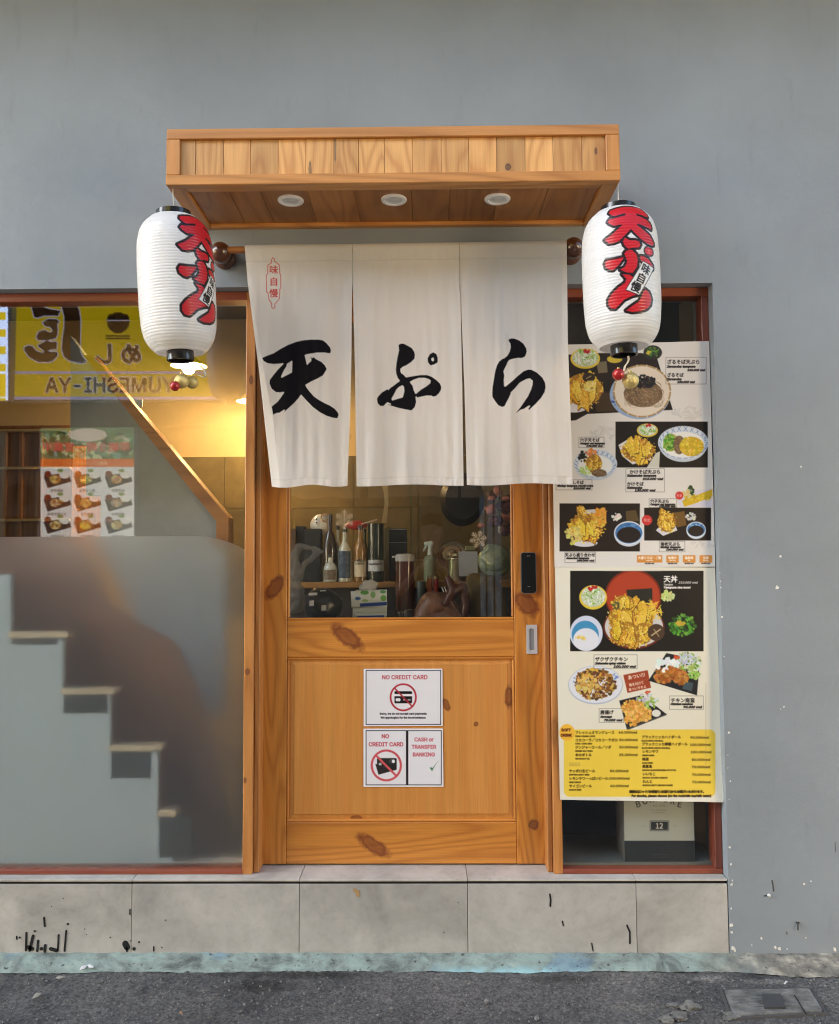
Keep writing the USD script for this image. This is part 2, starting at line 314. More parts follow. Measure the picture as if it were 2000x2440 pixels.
# ------------------------------------------------------------------ ground
FY, GY, DY = .05, .08, .14                      # fronts of the window frames, the panes and the door leaf
ZS = float(at(1000, 2096, 0)[2])                # top of the step
def lines(a, b, fine, lo, hi, k=14):
    m = np.arange(a, b+1e-9, fine)
    return np.concatenate([np.linspace(lo, a, k)[:-1], m, np.linspace(b, hi, k)[1:]])
gx, gy = lines(-1.7, 1.7, .0065, -30, 30), lines(-.62, -.10, .0065, -30, 10)
GX, GYY = np.meshgrid(gx, gy)
pz = np.stack([GX*3, GYY*3, GX*0], -1); fine = np.stack([GX*55, GYY*55, GX*0], -1)
near = np.exp(-np.maximum(0, np.abs(GX)-1.6)*3)*np.exp(-np.maximum(0, -.6-GYY)*4)
GZ = -.004+near*((meshkit.fbm(pz, 3, 2)-.5)*.016+(meshkit.fbm(fine, 2, 5)-.5)*.009)
rd = trimesh.Trimesh(np.stack([GX, GYY, GZ], -1).reshape(-1, 3), grid_faces(len(gy), len(gx))[:, ::-1], process=False)
N = {'g': ('geometry', {}), 'n': ('noise_texture', {'scale': 95., 'detail': 8., 'roughness': .78}), 'r': ('rgb_ramp', {'ramp': [(.30, (.030, .029, .028)), (.42, (.085, .083, .081)), (.52, (.150, .147, .143)), (.62, (.215, .21, .203)), (.74, (.36, .35, .335))]}),
     'v': ('voronoi_texture', {'scale': 150.}), 'vr': ('rgb_ramp', {'ramp': [(.0, (.62, .62, .62)), (.4, (1., 1., 1.)), (.85, (1.12, 1.1, 1.06)), (1., (1.7, 1.68, 1.6))]}), 'x0': ('mix_color', {'blend_type': 'multiply', 'fac': .8}),
     'b2': ('noise_texture', {'scale': 2.1, 'detail': 7., 'roughness': .68}), 'r2': ('rgb_ramp', {'ramp': [(.32, (.34, .34, .35)), (.42, (.72, .71, .71)), (.55, (1.02, 1.0, .97)), (.70, (1.45, 1.40, 1.30))]}), 'x1': ('mix_color', {'blend_type': 'multiply', 'fac': 1.}),
     'bu': ('bump', {'strength': .9, 'distance': .005}), 'p': ('principled_bsdf', {'roughness': .78, 'specular_ior_level': .3})}
for i, (px, py, rx, ry, k) in enumerate([(640, 2345, .11, .05, .45), (720, 2322, .28, .03, .5), (1340, 2330, .20, .03, .6), (1690, 2330, .07, .03, 2.1), (1830, 2338, .09, .02, 2.2), (1560, 2400, .22, .05, 1.35)]):
    q = atz(px, py, 0)
    N['ds%d' % i] = ('vector_math', {'math_type': 'subtract', 'vector2': (float(q[0]), float(q[1]), 0.)}); N['dv%d' % i] = ('vector_math', {'math_type': 'multiply', 'vector2': (1/rx, 1/ry, 0.)}); N['dl%d' % i] = ('vector_math', {'math_type': 'length'})
    N['dn%d' % i] = ('math', {'math_type': 'multiply_add', 'value2': 2.2}); N['dr%d' % i] = ('map_range', {'range_type': 'smoothstep', 'from_min': 1.3, 'from_max': 2.3, 'to_min': 1., 'to_max': 0., 'clamp': True}); N['dx%d' % i] = ('mix_color', {'blend_type': 'multiply', 'b': (k, k*.98, k*.93), 'use_clamp': False})
K = [('g.position', 'n.vector'), ('n.fac', 'r.fac'), ('g.position', 'v.vector'), ('v.color', 'vr.fac'), ('r.color', 'x0.a'), ('vr.color', 'x0.b'), ('g.position', 'b2.vector'), ('b2.fac', 'r2.fac'), ('x0.result', 'x1.a'), ('r2.color', 'x1.b'), ('n.fac', 'bu.height'), ('bu.normal', 'p.normal')]
last = 'x1.result'
for i in range(6):
    K += [('g.position', 'ds%d.vector1' % i), ('ds%d.vector' % i, 'dv%d.vector1' % i), ('dv%d.vector' % i, 'dl%d.vector1' % i), ('b2.fac', 'dn%d.value1' % i), ('dl%d.value' % i, 'dn%d.value3' % i), ('dn%d.value' % i, 'dr%d.value' % i), ('dr%d.result' % i, 'dx%d.fac' % i), (last, 'dx%d.a' % i)]; last = 'dx%d.result' % i
ROAD = usdkit.material(stage, L+'asphalt', N, K+[(last, 'p.base_color')], surface='p.BSDF')
single('road', rd, ROAD, 'rough dark asphalt of the alley at the foot of the shop front', 'road', True, kind='structure')

kx = np.arange(-1.9, 2.4, .008); kv = np.linspace(0, 1, 26); KX, KV = np.meshgrid(kx, kv)
edge = .098+.026*(meshkit.fbm(np.stack([kx*3, kx*0, kx*0], -1), 4, 8)-.5)*2
edge = np.where(kx > 1.0, edge+.02*np.sin((kx-1)*4), edge)
KY = -KV*edge[None]+.012; KZ = .022*(1-KV**1.5)-.006*KV+(meshkit.fbm(np.stack([KX*40, KY*40, KX*0], -1), 3, 3)-.5)*.007
ks = trimesh.Trimesh(np.stack([KX, KY, KZ+.004], -1).reshape(-1, 3), grid_faces(len(kv), len(kx)), process=False)
N = {'g': ('geometry', {}), 's': ('separate_xyz', {}), 'n': ('noise_texture', {'scale': 9., 'detail': 6., 'roughness': .72, 'distortion': .5}),
     'r': ('rgb_ramp', {'ramp': [(.30, (.08, .09, .085)), (.40, (.16, .19, .17)), (.50, (.26, .315, .275)), (.60, (.31, .40, .35)), (.72, (.40, .45, .38))]}),
     'nb': ('noise_texture', {'scale': 3.1, 'detail': 4.}), 'rb': ('rgb_ramp', {'ramp': [(.60, (0, 0, 0)), (.68, (.6, .6, .6))]}), 'mb': ('mix_color', {'b': (.20, .33, .42)}),
     'xr': ('map_range', {'from_min': .92, 'from_max': 1.22, 'clamp': True}), 'nd': ('noise_texture', {'scale': 16., 'detail': 6., 'roughness': .7}), 'dr': ('rgb_ramp', {'ramp': [(.3, (.10, .095, .08)), (.5, (.24, .22, .18)), (.63, (.46, .42, .33)), (.72, (.62, .57, .45))]}), 'mx': ('mix_color', {}),
     'yr': ('map_range', {'from_min': -.135, 'from_max': -.07, 'to_min': .66, 'to_max': .0, 'clamp': True}), 'ya': ('math', {'math_type': 'subtract', 'use_clamp': True}), 'yk': ('math', {'math_type': 'multiply', 'value2': 7., 'use_clamp': True}), 'my': ('mix_color', {'b': (.052, .052, .053)}),
     'aq': ('map_range', {'range_type': 'smoothstep', 'from_min': .02, 'from_max': .07, 'clamp': True}), 'aq2': ('map_range', {'range_type': 'smoothstep', 'from_min': .40, 'from_max': .66, 'to_min': 1., 'to_max': 0., 'clamp': True}), 'aq3': ('map_range', {'range_type': 'smoothstep', 'from_min': -.094, 'from_max': -.050, 'to_min': 1., 'to_max': 0., 'clamp': True}), 'am': ('math', {'math_type': 'multiply'}), 'am2': ('math', {'math_type': 'multiply'}), 'am3': ('math', {'math_type': 'multiply'}), 'ar': ('rgb_ramp', {'ramp': [(.36, (0, 0, 0)), (.5, (1, 1, 1))]}), 'ma': ('mix_color', {'b': (.36, .62, .64)}),
     'sp': ('noise_texture', {'scale': 48., 'detail': 3., 'roughness': .6}), 'sr': ('rgb_ramp', {'ramp': [(.30, (.9, .9, .9)), (.37, (0, 0, 0))]}), 'ms': ('mix_color', {'b': (.05, .05, .045)}),
     'bu': ('bump', {'strength': .5, 'distance': .004}), 'p': ('principled_bsdf', {'roughness': .68})}
KERB = usdkit.material(stage, L+'painted_kerb', N, [('g.position', 's.vector'), ('g.position', 'n.vector'), ('n.fac', 'r.fac'), ('g.position', 'nb.vector'), ('nb.fac', 'rb.fac'), ('rb.color', 'mb.fac'), ('r.color', 'mb.a'),
     ('s.x', 'xr.value'), ('xr.result', 'mx.fac'), ('mb.result', 'mx.a'), ('g.position', 'nd.vector'), ('nd.fac', 'dr.fac'), ('dr.color', 'mx.b'),
     ('s.y', 'yr.value'), ('yr.result', 'ya.value1'), ('nd.fac', 'ya.value2'), ('ya.value', 'yk.value1'), ('yk.value', 'my.fac'), ('s.x', 'aq.value'), ('s.x', 'aq2.value'), ('s.y', 'aq3.value'), ('aq.result', 'am.value1'), ('aq2.result', 'am.value2'), ('am.value', 'am2.value1'), ('aq3.result', 'am2.value2'), ('nd.fac', 'ar.fac'), ('ar.color', 'am3.value2'), ('am2.value', 'am3.value1'), ('am3.value', 'ma.fac'), ('mx.result', 'ma.a'), ('ma.result', 'my.a'),
     ('g.position', 'sp.vector'), ('sp.fac', 'sr.fac'), ('sr.color', 'ms.fac'), ('my.result', 'ms.a'), ('ms.result', 'p.base_color'), ('nd.fac', 'bu.height'), ('bu.normal', 'p.normal')], surface='p.BSDF')
single('kerb', ks, KERB, 'worn strip painted pale teal between the stone step and the asphalt', 'kerb', True, kind='structure')

# ------------------------------------------------------------------ the shop building
XR = float(at(1718, 1420, 0)[0]); XL = -2.7; ZT = float(at(1000, 680, 0)[2]); ZB = .012
XJL0, XJL1 = float(at(581, 1600, FY)[0]), float(at(604, 1600, FY)[0])        # left post front
XJR0, XJR1 = float(at(1311, 1600, FY)[0]), float(at(1335, 1600, FY)[0])      # right post front
bld = thing('shop_building', 'grey painted shop front with a wooden door bay between two windows', 'building')
outline = Polygon([(-6, -.3), (-6, 6.6), (5, 6.6), (5, -.3), (XR, -.3), (XR, ZT), (XL, ZT), (XL, -.3)])
obj('wall', prism(outline, 0, .24), WALL, bld)
obj('upper_floor_overhang', bx(-6, 5, -1.05, -.002, 4.15, 6.6), mat('dark_overhang_paint', (.10, .11, .12), .7), bld)
CHIP = mat('bare_plaster', (.80, .79, .73), .8, bump=.3)
for px, py, r in [(1909, 1112, 3.4), (1860, 1326, 5), (1852, 1399, 7), (1869, 1684, 3.2), (1861, 1690, 2.4), (1917, 2106, 4), (1933, 2100, 3.6), (1815, 2236, 4.5), (1921, 2235, 3), (1738, 1746, 4.4), (1735, 1800, 2.2), (1741, 1862, 3),
                  (1740, 2020, 5), (1742, 2060, 4), (1744, 2108, 5.4), (1746, 2098, 3.6), (1743, 2165, 3.5), (1743, 2205, 6.5), (1744, 2222, 5), (1747, 2258, 7.5), (1751, 2264, 6), (1858, 2260, 7), (1848, 2258, 5), (1876, 2262, 3.4), (1792, 2253, 3), (1718, 1400, 2.5), (1716, 1365, 1.8), (1721, 1470, 3.6), (1718, 1385, 2), (1726, 1565, 2), (1735, 1830, 2), (1738, 1905, 1.8), (1990, 2262, 8)]:
    q = []
    for t in np.linspace(0, 2*np.pi, 9)[:-1]:
        k = r*.6*rng.uniform(.5, 1.25); q.append((px+k*math.cos(t), py+k*1.25*math.sin(t)))
    obj('paint_chip', prism(pxpoly(q, 0).simplify(.0003), -.0012, .001), CHIP, bld)
SCUFF = mat('dark_scuff', (.075, .08, .08), .8)
for q in [[(1839, 2098), (1842, 2097), (1846, 2124), (1843, 2125)], [(1820, 2134), (1832, 2132), (1832, 2135), (1821, 2137)], [(1873, 2220), (1876, 2222), (1878, 2228), (1875, 2226)], [(1990, 2006), (1991, 2006), (1992, 2030), (1990.5, 2030)]]:
    obj('scuff_mark', prism(pxpoly(q, 0), -.0006, .001), SCUFF, bld)

# the room behind the glass
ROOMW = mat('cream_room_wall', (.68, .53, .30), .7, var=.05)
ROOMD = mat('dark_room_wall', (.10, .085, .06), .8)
OLIVE = tilemat('olive_tile', (.17, .135, .06))
RB = 2.30
XP = float(at(585, 1100, GY)[0])
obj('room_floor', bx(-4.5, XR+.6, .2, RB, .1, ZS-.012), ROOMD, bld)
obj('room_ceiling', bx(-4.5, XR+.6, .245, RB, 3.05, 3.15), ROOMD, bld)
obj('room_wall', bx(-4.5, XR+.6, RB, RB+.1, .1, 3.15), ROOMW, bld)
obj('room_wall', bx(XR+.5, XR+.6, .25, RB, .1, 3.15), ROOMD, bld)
obj('room_wall', bx(-4.6, -4.5, .25, RB, .1, 3.15), ROOMW, bld)
zo = float(at(530, 1088, RB-.012)[2])
tx = np.arange(-1.75, 1.8, .42)
for i in range(len(tx)-1):
    for z0, z1 in ((zo-.34, zo), (zo-.68, zo-.34), (zo-1.02, zo-.68)):
        obj('wall_tile', bx(tx[i]+.0015, tx[i+1]-.0015, RB-.012, RB-.001, z0+.0015, z1-.0015), OLIVE, bld)
# upper olive wall of the kitchen end
for i in range(len(tx)-1):
    if tx[i] > -.45:
        for k in range(3): obj('wall_tile', bx(tx[i]+.0015, tx[i+1]-.0015, RB-.012, RB-.001, zo+.34*k+.0015, zo+.34*(k+1)-.0015), OLIVE, bld)

# window bays: red frames, panes, frosted film
ZGT = ZT-.030
PANE = pane_mat('window_pane', 1.6)
lw = obj('window', cat_([bx(XL, XJL0, FY, FY+.07, ZT-.034, ZT-.001, .002)]), REDWOOD, bld, label='wide left window, clear above and frosted below')
zlb0, zlb1 = ZS+.001, float(at(300, 2073, FY)[2])
obj('frame', bx(XL, XJL0, FY, FY+.07, zlb0, zlb1, .002), REDWOOD, lw)
obj('frame', bx(XL, XL+.03, FY, FY+.07, zlb1, ZT-.034, .002), REDWOODZ, lw)
obj('pane', bx(XL+.03, XJL0+.02, GY, GY+.006, zlb1-.01, ZT-.028), PANE, lw)
zf = float(at(300, 1278, GY+.0075)[2]); xf1, xf0 = XJL0+.018, float(at(455, 1278, GY)[0])
pf = [(XL+.03, zlb1), (xf1, zlb1)]
zc = float(at(580, 1318, GY)[2])
for t in np.linspace(0, 1, 18): pf.append((xf1-(xf1-xf0)*t, zc+(zf-zc)*(1-(1-t)**2.2)))
pf.append((XL+.03, zf))
FILM = usdkit.material(stage, L+'frosted_film', {'r': ('refraction_bsdf', {'color': (.97, .98, .98), 'roughness': .74, 'IOR': 1.07}), 't': ('transparent_bsdf', {'color': (.97, .98, .98)}), 'd': ('diffuse_bsdf', {'color': (.55, .60, .62)}), 'l': ('translucent_bsdf', {'color': (.8, .85, .86)}),
    'x': ('mix_closure', {'fac': .06}), 'y': ('mix_closure', {'fac': .5}), 'z': ('mix_closure', {'fac': .055})},
    [('r.BSDF', 'x.closure1'), ('t.BSDF', 'x.closure2'), ('d.BSDF', 'y.closure1'), ('l.BSDF', 'y.closure2'), ('x.closure', 'z.closure1'), ('y.closure', 'z.closure2')], surface='z.closure')
fm = trimesh.creation.triangulate_polygon(Polygon(pf), engine='earcut')
fm = trimesh.Trimesh(np.stack([fm[0][:, 0], fm[0][:, 0]*0+GY-.0012, fm[0][:, 1]], 1), fm[1], process=False)
obj('frosted_film', fm, FILM, lw)
rw = obj('window', bx(XJR1, XR, FY, FY+.07, ZT-.034, ZT-.001, .002), REDWOOD, bld, label='narrow right window behind the menu posters')
xri = float(at(1714, 2000, FY)[0])
obj('frame', bx(XJR1, XR, FY, FY+.07, ZS+.001, float(at(1550, 2071, FY)[2]), .002), REDWOOD, rw)
obj('frame', bx(XR-.028, XR-.001, FY, FY+.07, float(at(1550, 2071, FY)[2])+.0005, ZT-.0345, .002), REDWOODZ, rw)
PANE2 = pane_mat('side_window_pane', 1.5)
obj('pane', bx(XJR1-.01, XR-.02, GY, GY+.006, zlb1-.01, ZT-.028), PANE2, rw)
obj('inner_sill', bx(XJR1, XR-.002, GY+.01, .42, ZS-.01, ZS+.028), mat('grey_inner_sill', (.16, .17, .15), .6), rw)
obj('inner_back', bx(XJR1, XR-.002, .42, .45, ZS-.01, 2.9), mat('navy_backing', (.018, .022, .026), .7), rw)
obj('inner_side', bx(XJR1-.012, XJR1-.002, .125, .45, ZS, 2.9), mat('navy_backing', (.018, .022, .026), .7), rw)

# door frame
KN = (.16, .05, .02)
def knot(px, py, Y, rx, rz, turn=0, c=KN):
    p = at(px, py, Y); return (float(p[0]), float(p[2]), rx, rz, turn, c)
POST = wood('post_wood', 'z', (.52, .225, .062), (.32, .11, .022), rings=70., vary=.1, knots=[knot(599, 905, FY, .008, .016), knot(590, 1602, FY, .009, .012), knot(1322, 1742, FY, .014, .05, 0, (.33, .13, .03)), knot(584, 1860, FY, .006, .01)])
df = obj('door_frame', bx(XJL0, XJL1, FY, FY+.17, ZS+.0005, ZT-.001, .0025), POST, bld)
obj('post', bx(XJL1+.0015, XJL1+.021, FY+.018, FY+.17, ZS+.0005, ZT-.001, .002), POST, df)
obj('post', bx(XJR0+.004, XJR1, FY, FY+.17, ZS+.0005, ZT-.001, .0025), POST, df)
obj('post', bx(XJR0-.016, XJR0+.0025, FY+.018, FY+.17, ZS+.0005, ZT-.001, .002), POST, df)
obj('lintel', bx(XJL1+.0215, XJR0-.0165, FY+.003, FY+.17, ZT-.07, ZT-.0012, .002), POST, df)

# step
st = thing('step', 'low stone tiled step below the windows and the door', 'step', (0, 0, ZB), kind='structure')
jx = [-2.75, float(at(-88, 2180, 0)[0]), float(at(313, 2180, 0)[0]), float(at(713, 2180, 0)[0]), float(at(1115, 2180, 0)[0]), float(at(1518, 2180, 0)[0]), XR-.002]
zg0, zg1 = float(at(1000, 2108, 0)[2]), float(at(1000, 2101, 0)[2])
obj('step_core', bx(-2.7, XR-.004, .012, .25, -.05, zg1-.0005), DARKGAP, st)
for i in range(len(jx)-1):
    w = (rng.random(2)-.5)*.0012
    obj('tile', bx(jx[i]+.0011, jx[i+1]-.0011, .003+w[0], .0115, ZB+.004, zg0, .001), TILE, st)
    obj('tile', bx(jx[i]+.0011, jx[i+1]-.0011, .0015+w[1], .26, zg1, ZS, .001), TILETOP, st)
INK = mat('black_spatter', (.008, .008, .008), .5)
def stain(pts, w, m=INK, y=.0032, name='stain'):
    ls = LineString([at(*p, 0)[[0, 2]] for p in pts]) if len(pts) > 1 else Point(at(*pts[0], 0)[[0, 2]])
    g = ls.buffer(w*.00157, 4).simplify(.0004); obj(name, prism(g, y-.0016, y+.001), m, st)
for pts, w in [([(62, 2224), (61, 2266)], 2.2), ([(78, 2231), (70, 2266)], 3.2), ([(90, 2243), (88, 2267)], 2.6), ([(107, 2254), (106, 2268)], 3.2), ([(139, 2229), (137, 2266)], 2.), ([(157, 2219), (153, 2267)], 2.), ([(104, 2188), (106, 2208)], 2.), ([(39, 2232), (39, 2239)], 1.4),
               ([(46, 2235)], 2.2), ([(82, 2220)], 2.4), ([(161, 2203)], 2.4), ([(298, 2250), (302, 2258)], 7), ([(302, 2258), (302, 2268)], 2), ([(319, 2262)], 4), ([(331, 2246)], 2.4), ([(311, 2243)], 1.4), ([(366, 2257), (366, 2267)], 1.5), ([(385, 2259)], 1.6), ([(394, 2194)], 1.6), ([(309, 2168), (309, 2180)], 1.3),
               ([(120, 2262), (134, 2266)], 4), ([(66, 2258), (76, 2262)], 4.5), ([(98, 2262)], 4), ([(262, 2235)], 1.4), ([(150, 2142)], 1.), ([(122, 2161)], 1.), ([(201, 2215)], 1), ([(205, 2228)], 1), ([(1311, 2132), (1313, 2146), (1312, 2160)], 1.9), ([(1341, 2196), (1343, 2207)], 1.4), ([(1495, 2206), (1502, 2222), (1502, 2249)], 1.9), ([(1411, 2249), (1414, 2267)], 1.3), ([(1092, 2152)], 1.2), ([(1058, 2223)], 1.4)]:
    stain(pts, w)
stain([(846, 2122), (852, 2126), (853, 2134)], 4, mat('ochre_stain', (.42, .26, .10), .8))

# ------------------------------------------------------------------ sliding door
DW = dict(light=(.60, .245, .040), dark=(.36, .115, .015))
RED = (.20, .050, .012)
def XZ(px, py, Y=DY): p = at(px, py, Y); return float(p[0]), float(p[2])
xd0, xd1 = XZ(619.5, 1700)[0], XZ(1300, 1700)[0]; zd0, zd1 = ZS+.006, ZT-.075
xs0, xs1 = XZ(683, 1650)[0], XZ(1228, 1650)[0]
zr0 = XZ(900, 1960)[1]; zm0, zm1 = XZ(900, 1566)[1], XZ(900, 1478)[1]; zt0 = XZ(900, 760)[1]
door = thing('sliding_door', 'varnished pine sliding door with a glazed top and one raised panel', 'door', (.5*(xd0+xd1), DY, zd0))
STL = wood('door_stile_wood', 'z', knots=[knot(655, 1400, DY, .026, .05, -35, RED), knot(1255, 1440, DY, .055, .035, -40, RED), knot(1272, 1965, DY, .018, .02)], rings=105., vary=.05, seed=3, **DW)
RAIL = wood('door_rail_wood', 'x', knots=[knot(828, 1518, DY, .030, .070, 52, RED), knot(890, 2015, DY, .070, .026, -32, RED)], rings=80., vary=.05, seed=9, **DW)
PNL = wood('door_panel_wood', 'z', light=(.62, .28, .066), dark=(.54, .215, .045), knots=[knot(1214, 1662, DY, .017, .040, 0, RED), knot(1064, 1680, DY, .012, .026, 20, RED), knot(1135, 1727, DY, .009, .009, 0, RED), knot(848, 1952, DY, .022, .010, 0, RED)], rings=34., vary=.04, seed=14, stretch=.30)
dt = .038
obj('stile', bx(xd0, xs0, DY, DY+dt, zd0, zd1, .002), STL, door)
obj('stile', bx(xs1, xd1, DY, DY+dt, zd0, zd1, .002), STL, door)
obj('rail', bx(xs0+.0004, xs1-.0004, DY+.001, DY+dt, zd0, zr0, .003), RAIL, door)
obj('rail', bx(xs0+.0004, xs1-.0004, DY+.001, DY+dt, zm0, zm1, .003), RAIL, door)
obj('rail', bx(xs0+.0004, xs1-.0004, DY+.001, DY+dt, zt0, zd1, .003), RAIL, door)
# raised panel with sloping edges
a = .030; yb, ytop = DY+.018, DY+.008
v = [(xs0, yb, zr0), (xs1, yb, zr0), (xs1, yb, zm0), (xs0, yb, zm0), (xs0+a, ytop, zr0+a), (xs1-a, ytop, zr0+a), (xs1-a, ytop, zm0-a), (xs0+a, ytop, zm0-a)]
v += [(xs0+a-.003, ytop+.004, zr0+a-.003), (xs1-a+.003, ytop+.004, zr0+a-.003), (xs1-a+.003, ytop+.004, zm0-a+.003), (xs0+a-.003, ytop+.004, zm0-a+.003)]
fq = [[0, 1, 9, 8], [1, 2, 10, 9], [2, 3, 11, 10], [3, 0, 8, 11], [8, 9, 5, 4], [9, 10, 6, 5], [10, 11, 7, 6], [11, 8, 4, 7], [4, 5, 6, 7]]
obj('panel', (np.array(v), np.array(fq)), PNL, door)
BEAD = wood('door_bead_wood', 'z', seed=21, rings=30., vary=.05, **DW); BEADX = wood('door_bead_wood_level', 'x', seed=22, rings=30., vary=.05, **DW)
for z0, z1 in ((zr0, zm0), (zm1, zt0)):
    for x0, x1, q in ((xs0, xs0+.010, 0), (xs1-.010, xs1, 0)): obj('bead', bx(x0+.0003, x1-.0003, DY+.004, DY+.02, z0+.0105, z1-.0105, .003), BEAD, door)
    for zz in (z0, z1-.010): obj('bead', bx(xs0+.0003, xs1-.0003, DY+.004, DY+.02, zz+.0003, zz+.0097, .003), BEADX, door)
obj('glass_pane', bx(xs0+.002, xs1-.002, DY+.021, DY+.026, zm1+.001, zt0-.001), pane_mat('door_pane', 1.55), door)
x0, z1 = XZ(1240, 1316); x1, z0 = XZ(1278, 1414)
def rrect(x0, x1, z0, z1, r): return sbox(x0+r, z0+r, x1-r, z1-r).buffer(r, 6)
lk = obj('lock', prism(rrect(x0, x1, z0, z1, .011), DY-.014, DY+.001), mat('silver_trim', (.55, .55, .56), .3, metal=1., var=.02), door)
obj('lock_face', prism(rrect(x0+.0025, x1-.0025, z0+.0025, z1-.0025, .009), DY-.018, DY-.0135), mat('gloss_black', (.006, .006, .007), .08, var=.0, coat=.5), lk)
LM = mat('lock_print', (.30, .30, .31), .5, var=0)
tm = meshkit.text_mesh('EPIC', .0042, .0006); tm.apply_transform(trimesh.transformations.rotation_matrix(np.pi/2, [1, 0, 0])); tm.apply_translation([.5*(x0+x1)-.0065, DY-.0181, z1-.017]); obj('lettering', tm, LM, lk)
obj('mark', bx(.5*(x0+x1)-.005, .5*(x0+x1)+.005, DY-.0187, DY-.0181, z0+.027, z0+.0288), LM, lk)
x0, z1 = XZ(1254, 1489); x1, z0 = XZ(1281, 1558)
SIL = mat('brushed_silver', (.66, .67, .68), .45, metal=.25, var=.03)
ph = obj('pull_handle', prism(sbox(x0, z0, x1, z1).difference(rrect(x0+.012, x1-.012, z0+.014, z1-.014, .006)), DY-.003, DY+.001), SIL, door)
obj('recess', prism(rrect(x0+.0115, x1-.0115, z0+.0135, z1-.0135, .006), DY-.0008, DY-.0003), mat('dull_recess', (.30, .31, .32), .5, metal=.2), ph)

# ------------------------------------------------------------------ awning
AY = -.39
ax0, ax1 = float(at(396, 370, AY)[0]), float(at(1478, 370, AY)[0])
azt, azb = float(at(936, 301, AY)[2]), float(at(936, 435, AY)[2])
aw = thing('awning', 'boxed pine awning with downlights above the white curtain', 'awning', (.5*(ax0+ax1), 0, azb))
AX = dict(light=(.64, .30, .088), dark=(.38, .15, .036))
AWX = wood('awning_rail_wood', 'x', rings=60., vary=.1, seed=31, **AX); AWZ = wood('awning_stile_wood', 'z', rings=60., vary=.1, seed=32, **AX); AWY = wood('awning_side_wood', 'y', rings=60., vary=.1, seed=33, **AX)
PLK = wood('awning_plank_wood', 'z', (.72, .40, .145), (.46, .20, .06), rings=80., vary=.32, seed=35, stretch=1.1, knots=[(float(at(1212, 393, AY)[0]), float(at(1212, 393, AY)[2]), .010, .012, 0, (.10, .05, .03)), (float(at(1422, 355, AY)[0]), float(at(1422, 355, AY)[2]), .005, .012, 0, (.10, .05, .03)), (float(at(738, 400, AY)[0]), float(at(738, 400, AY)[2]), .005, .03, 0, (.2, .12, .06)), (float(at(798, 350, AY)[0]), float(at(798, 350, AY)[2]), .004, .05, 0, (.2, .12, .06))])
zt1, zb1 = float(at(936, 325, AY)[2]), float(at(936, 411, AY)[2]); xl1, xr1 = float(at(428, 370, AY)[0]), float(at(1445, 370, AY)[0])
obj('rail', bx(ax0+.001, ax1-.001, AY, AY+.03, zt1, azt, .002), AWX, aw)
obj('rail', bx(ax0, ax1, AY-.001, AY+.03, azb, zb1, .002), AWX, aw)
obj('stile', bx(ax0, xl1, AY+.0005, AY+.03, zb1+.0005, zt1-.0005, .002), AWZ, aw)
obj('stile', bx(xr1, ax1, AY+.0005, AY+.03, zb1+.0005, zt1-.0005, .002), AWZ, aw)
pj = [428, 464, 531, 595, 661.5, 728, 795, 854, 916, 983, 1052, 1118, 1184.6, 1253, 1320, 1389, 1445]
for i in range(len(pj)-1):
    u0, u1 = float(at(pj[i], 370, AY)[0]), float(at(pj[i+1], 370, AY)[0])
    obj('plank', bx(u0+.0006, u1-.0006, AY+.012+rng.uniform(-.0008, .0008), AY+.028, zb1, zt1, .0012), PLK, aw)
for x0, x1 in ((ax0, ax0+.02), (ax1-.02, ax1)): obj('side_board', bx(x0, x1, AY+.0305, -.0005, azb+.03, azt, .002), AWY, aw)
obj('top_board', bx(ax0+.001, ax1-.001, AY+.0305, -.0005, azt-.015, azt-.001), AWX, aw)
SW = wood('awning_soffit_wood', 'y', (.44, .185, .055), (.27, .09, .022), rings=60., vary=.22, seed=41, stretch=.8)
zso = azb+.014
obj('soffit_frame', bx(ax0, ax0+.055, AY+.0305, -.0005, azb+.001, azb+.029, .002), AWY, aw)
obj('soffit_frame', bx(ax1-.055, ax1, AY+.0305, -.0005, azb+.001, azb+.029, .002), AWY, aw)
obj('soffit_frame', bx(ax0+.0555, ax1-.0555, -.030, -.0006, azb+.0015, azb+.029, .002), AWX, aw)
obj('soffit_frame', bx(ax0+.0555, ax1-.0555, AY+.0305, AY+.06, azb+.0015, azb+.029, .002), AWX, aw)
sj = [ax0+.056]+[float(at(p, 447, AY)[0]) for p in (530, 607, 722, 839, 979, 1075, 1195, 1316)]+[ax1-.056]
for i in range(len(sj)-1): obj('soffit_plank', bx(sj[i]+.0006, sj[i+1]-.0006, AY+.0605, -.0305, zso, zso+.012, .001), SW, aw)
WHT = mat('white_lamp_trim', (.88, .88, .87), .35, var=.02)
for p in ((693, 476.5), (939, 474.6), (1185.7, 472.8)):
    c = atz(*p, zso); c[2] = zso
    dl = obj('downlight', lathe([(.031, -.0035), (.034, -.007), (.044, -.006), (.046, -.003), (.046, .0)], c, 36), WHT, aw, 50)
    obj('reflector', lathe([(.031, -.0035), (.019, -.0012)], c, 30), mat('lamp_reflector', (.70, .71, .70), .4), dl, True)
    obj('lens', lathe([(.019, -.0012), (.012, -.0035), (.0001, -.0042)], c, 30), mat('frosted_lens', (.72, .73, .70), .3), dl, True)

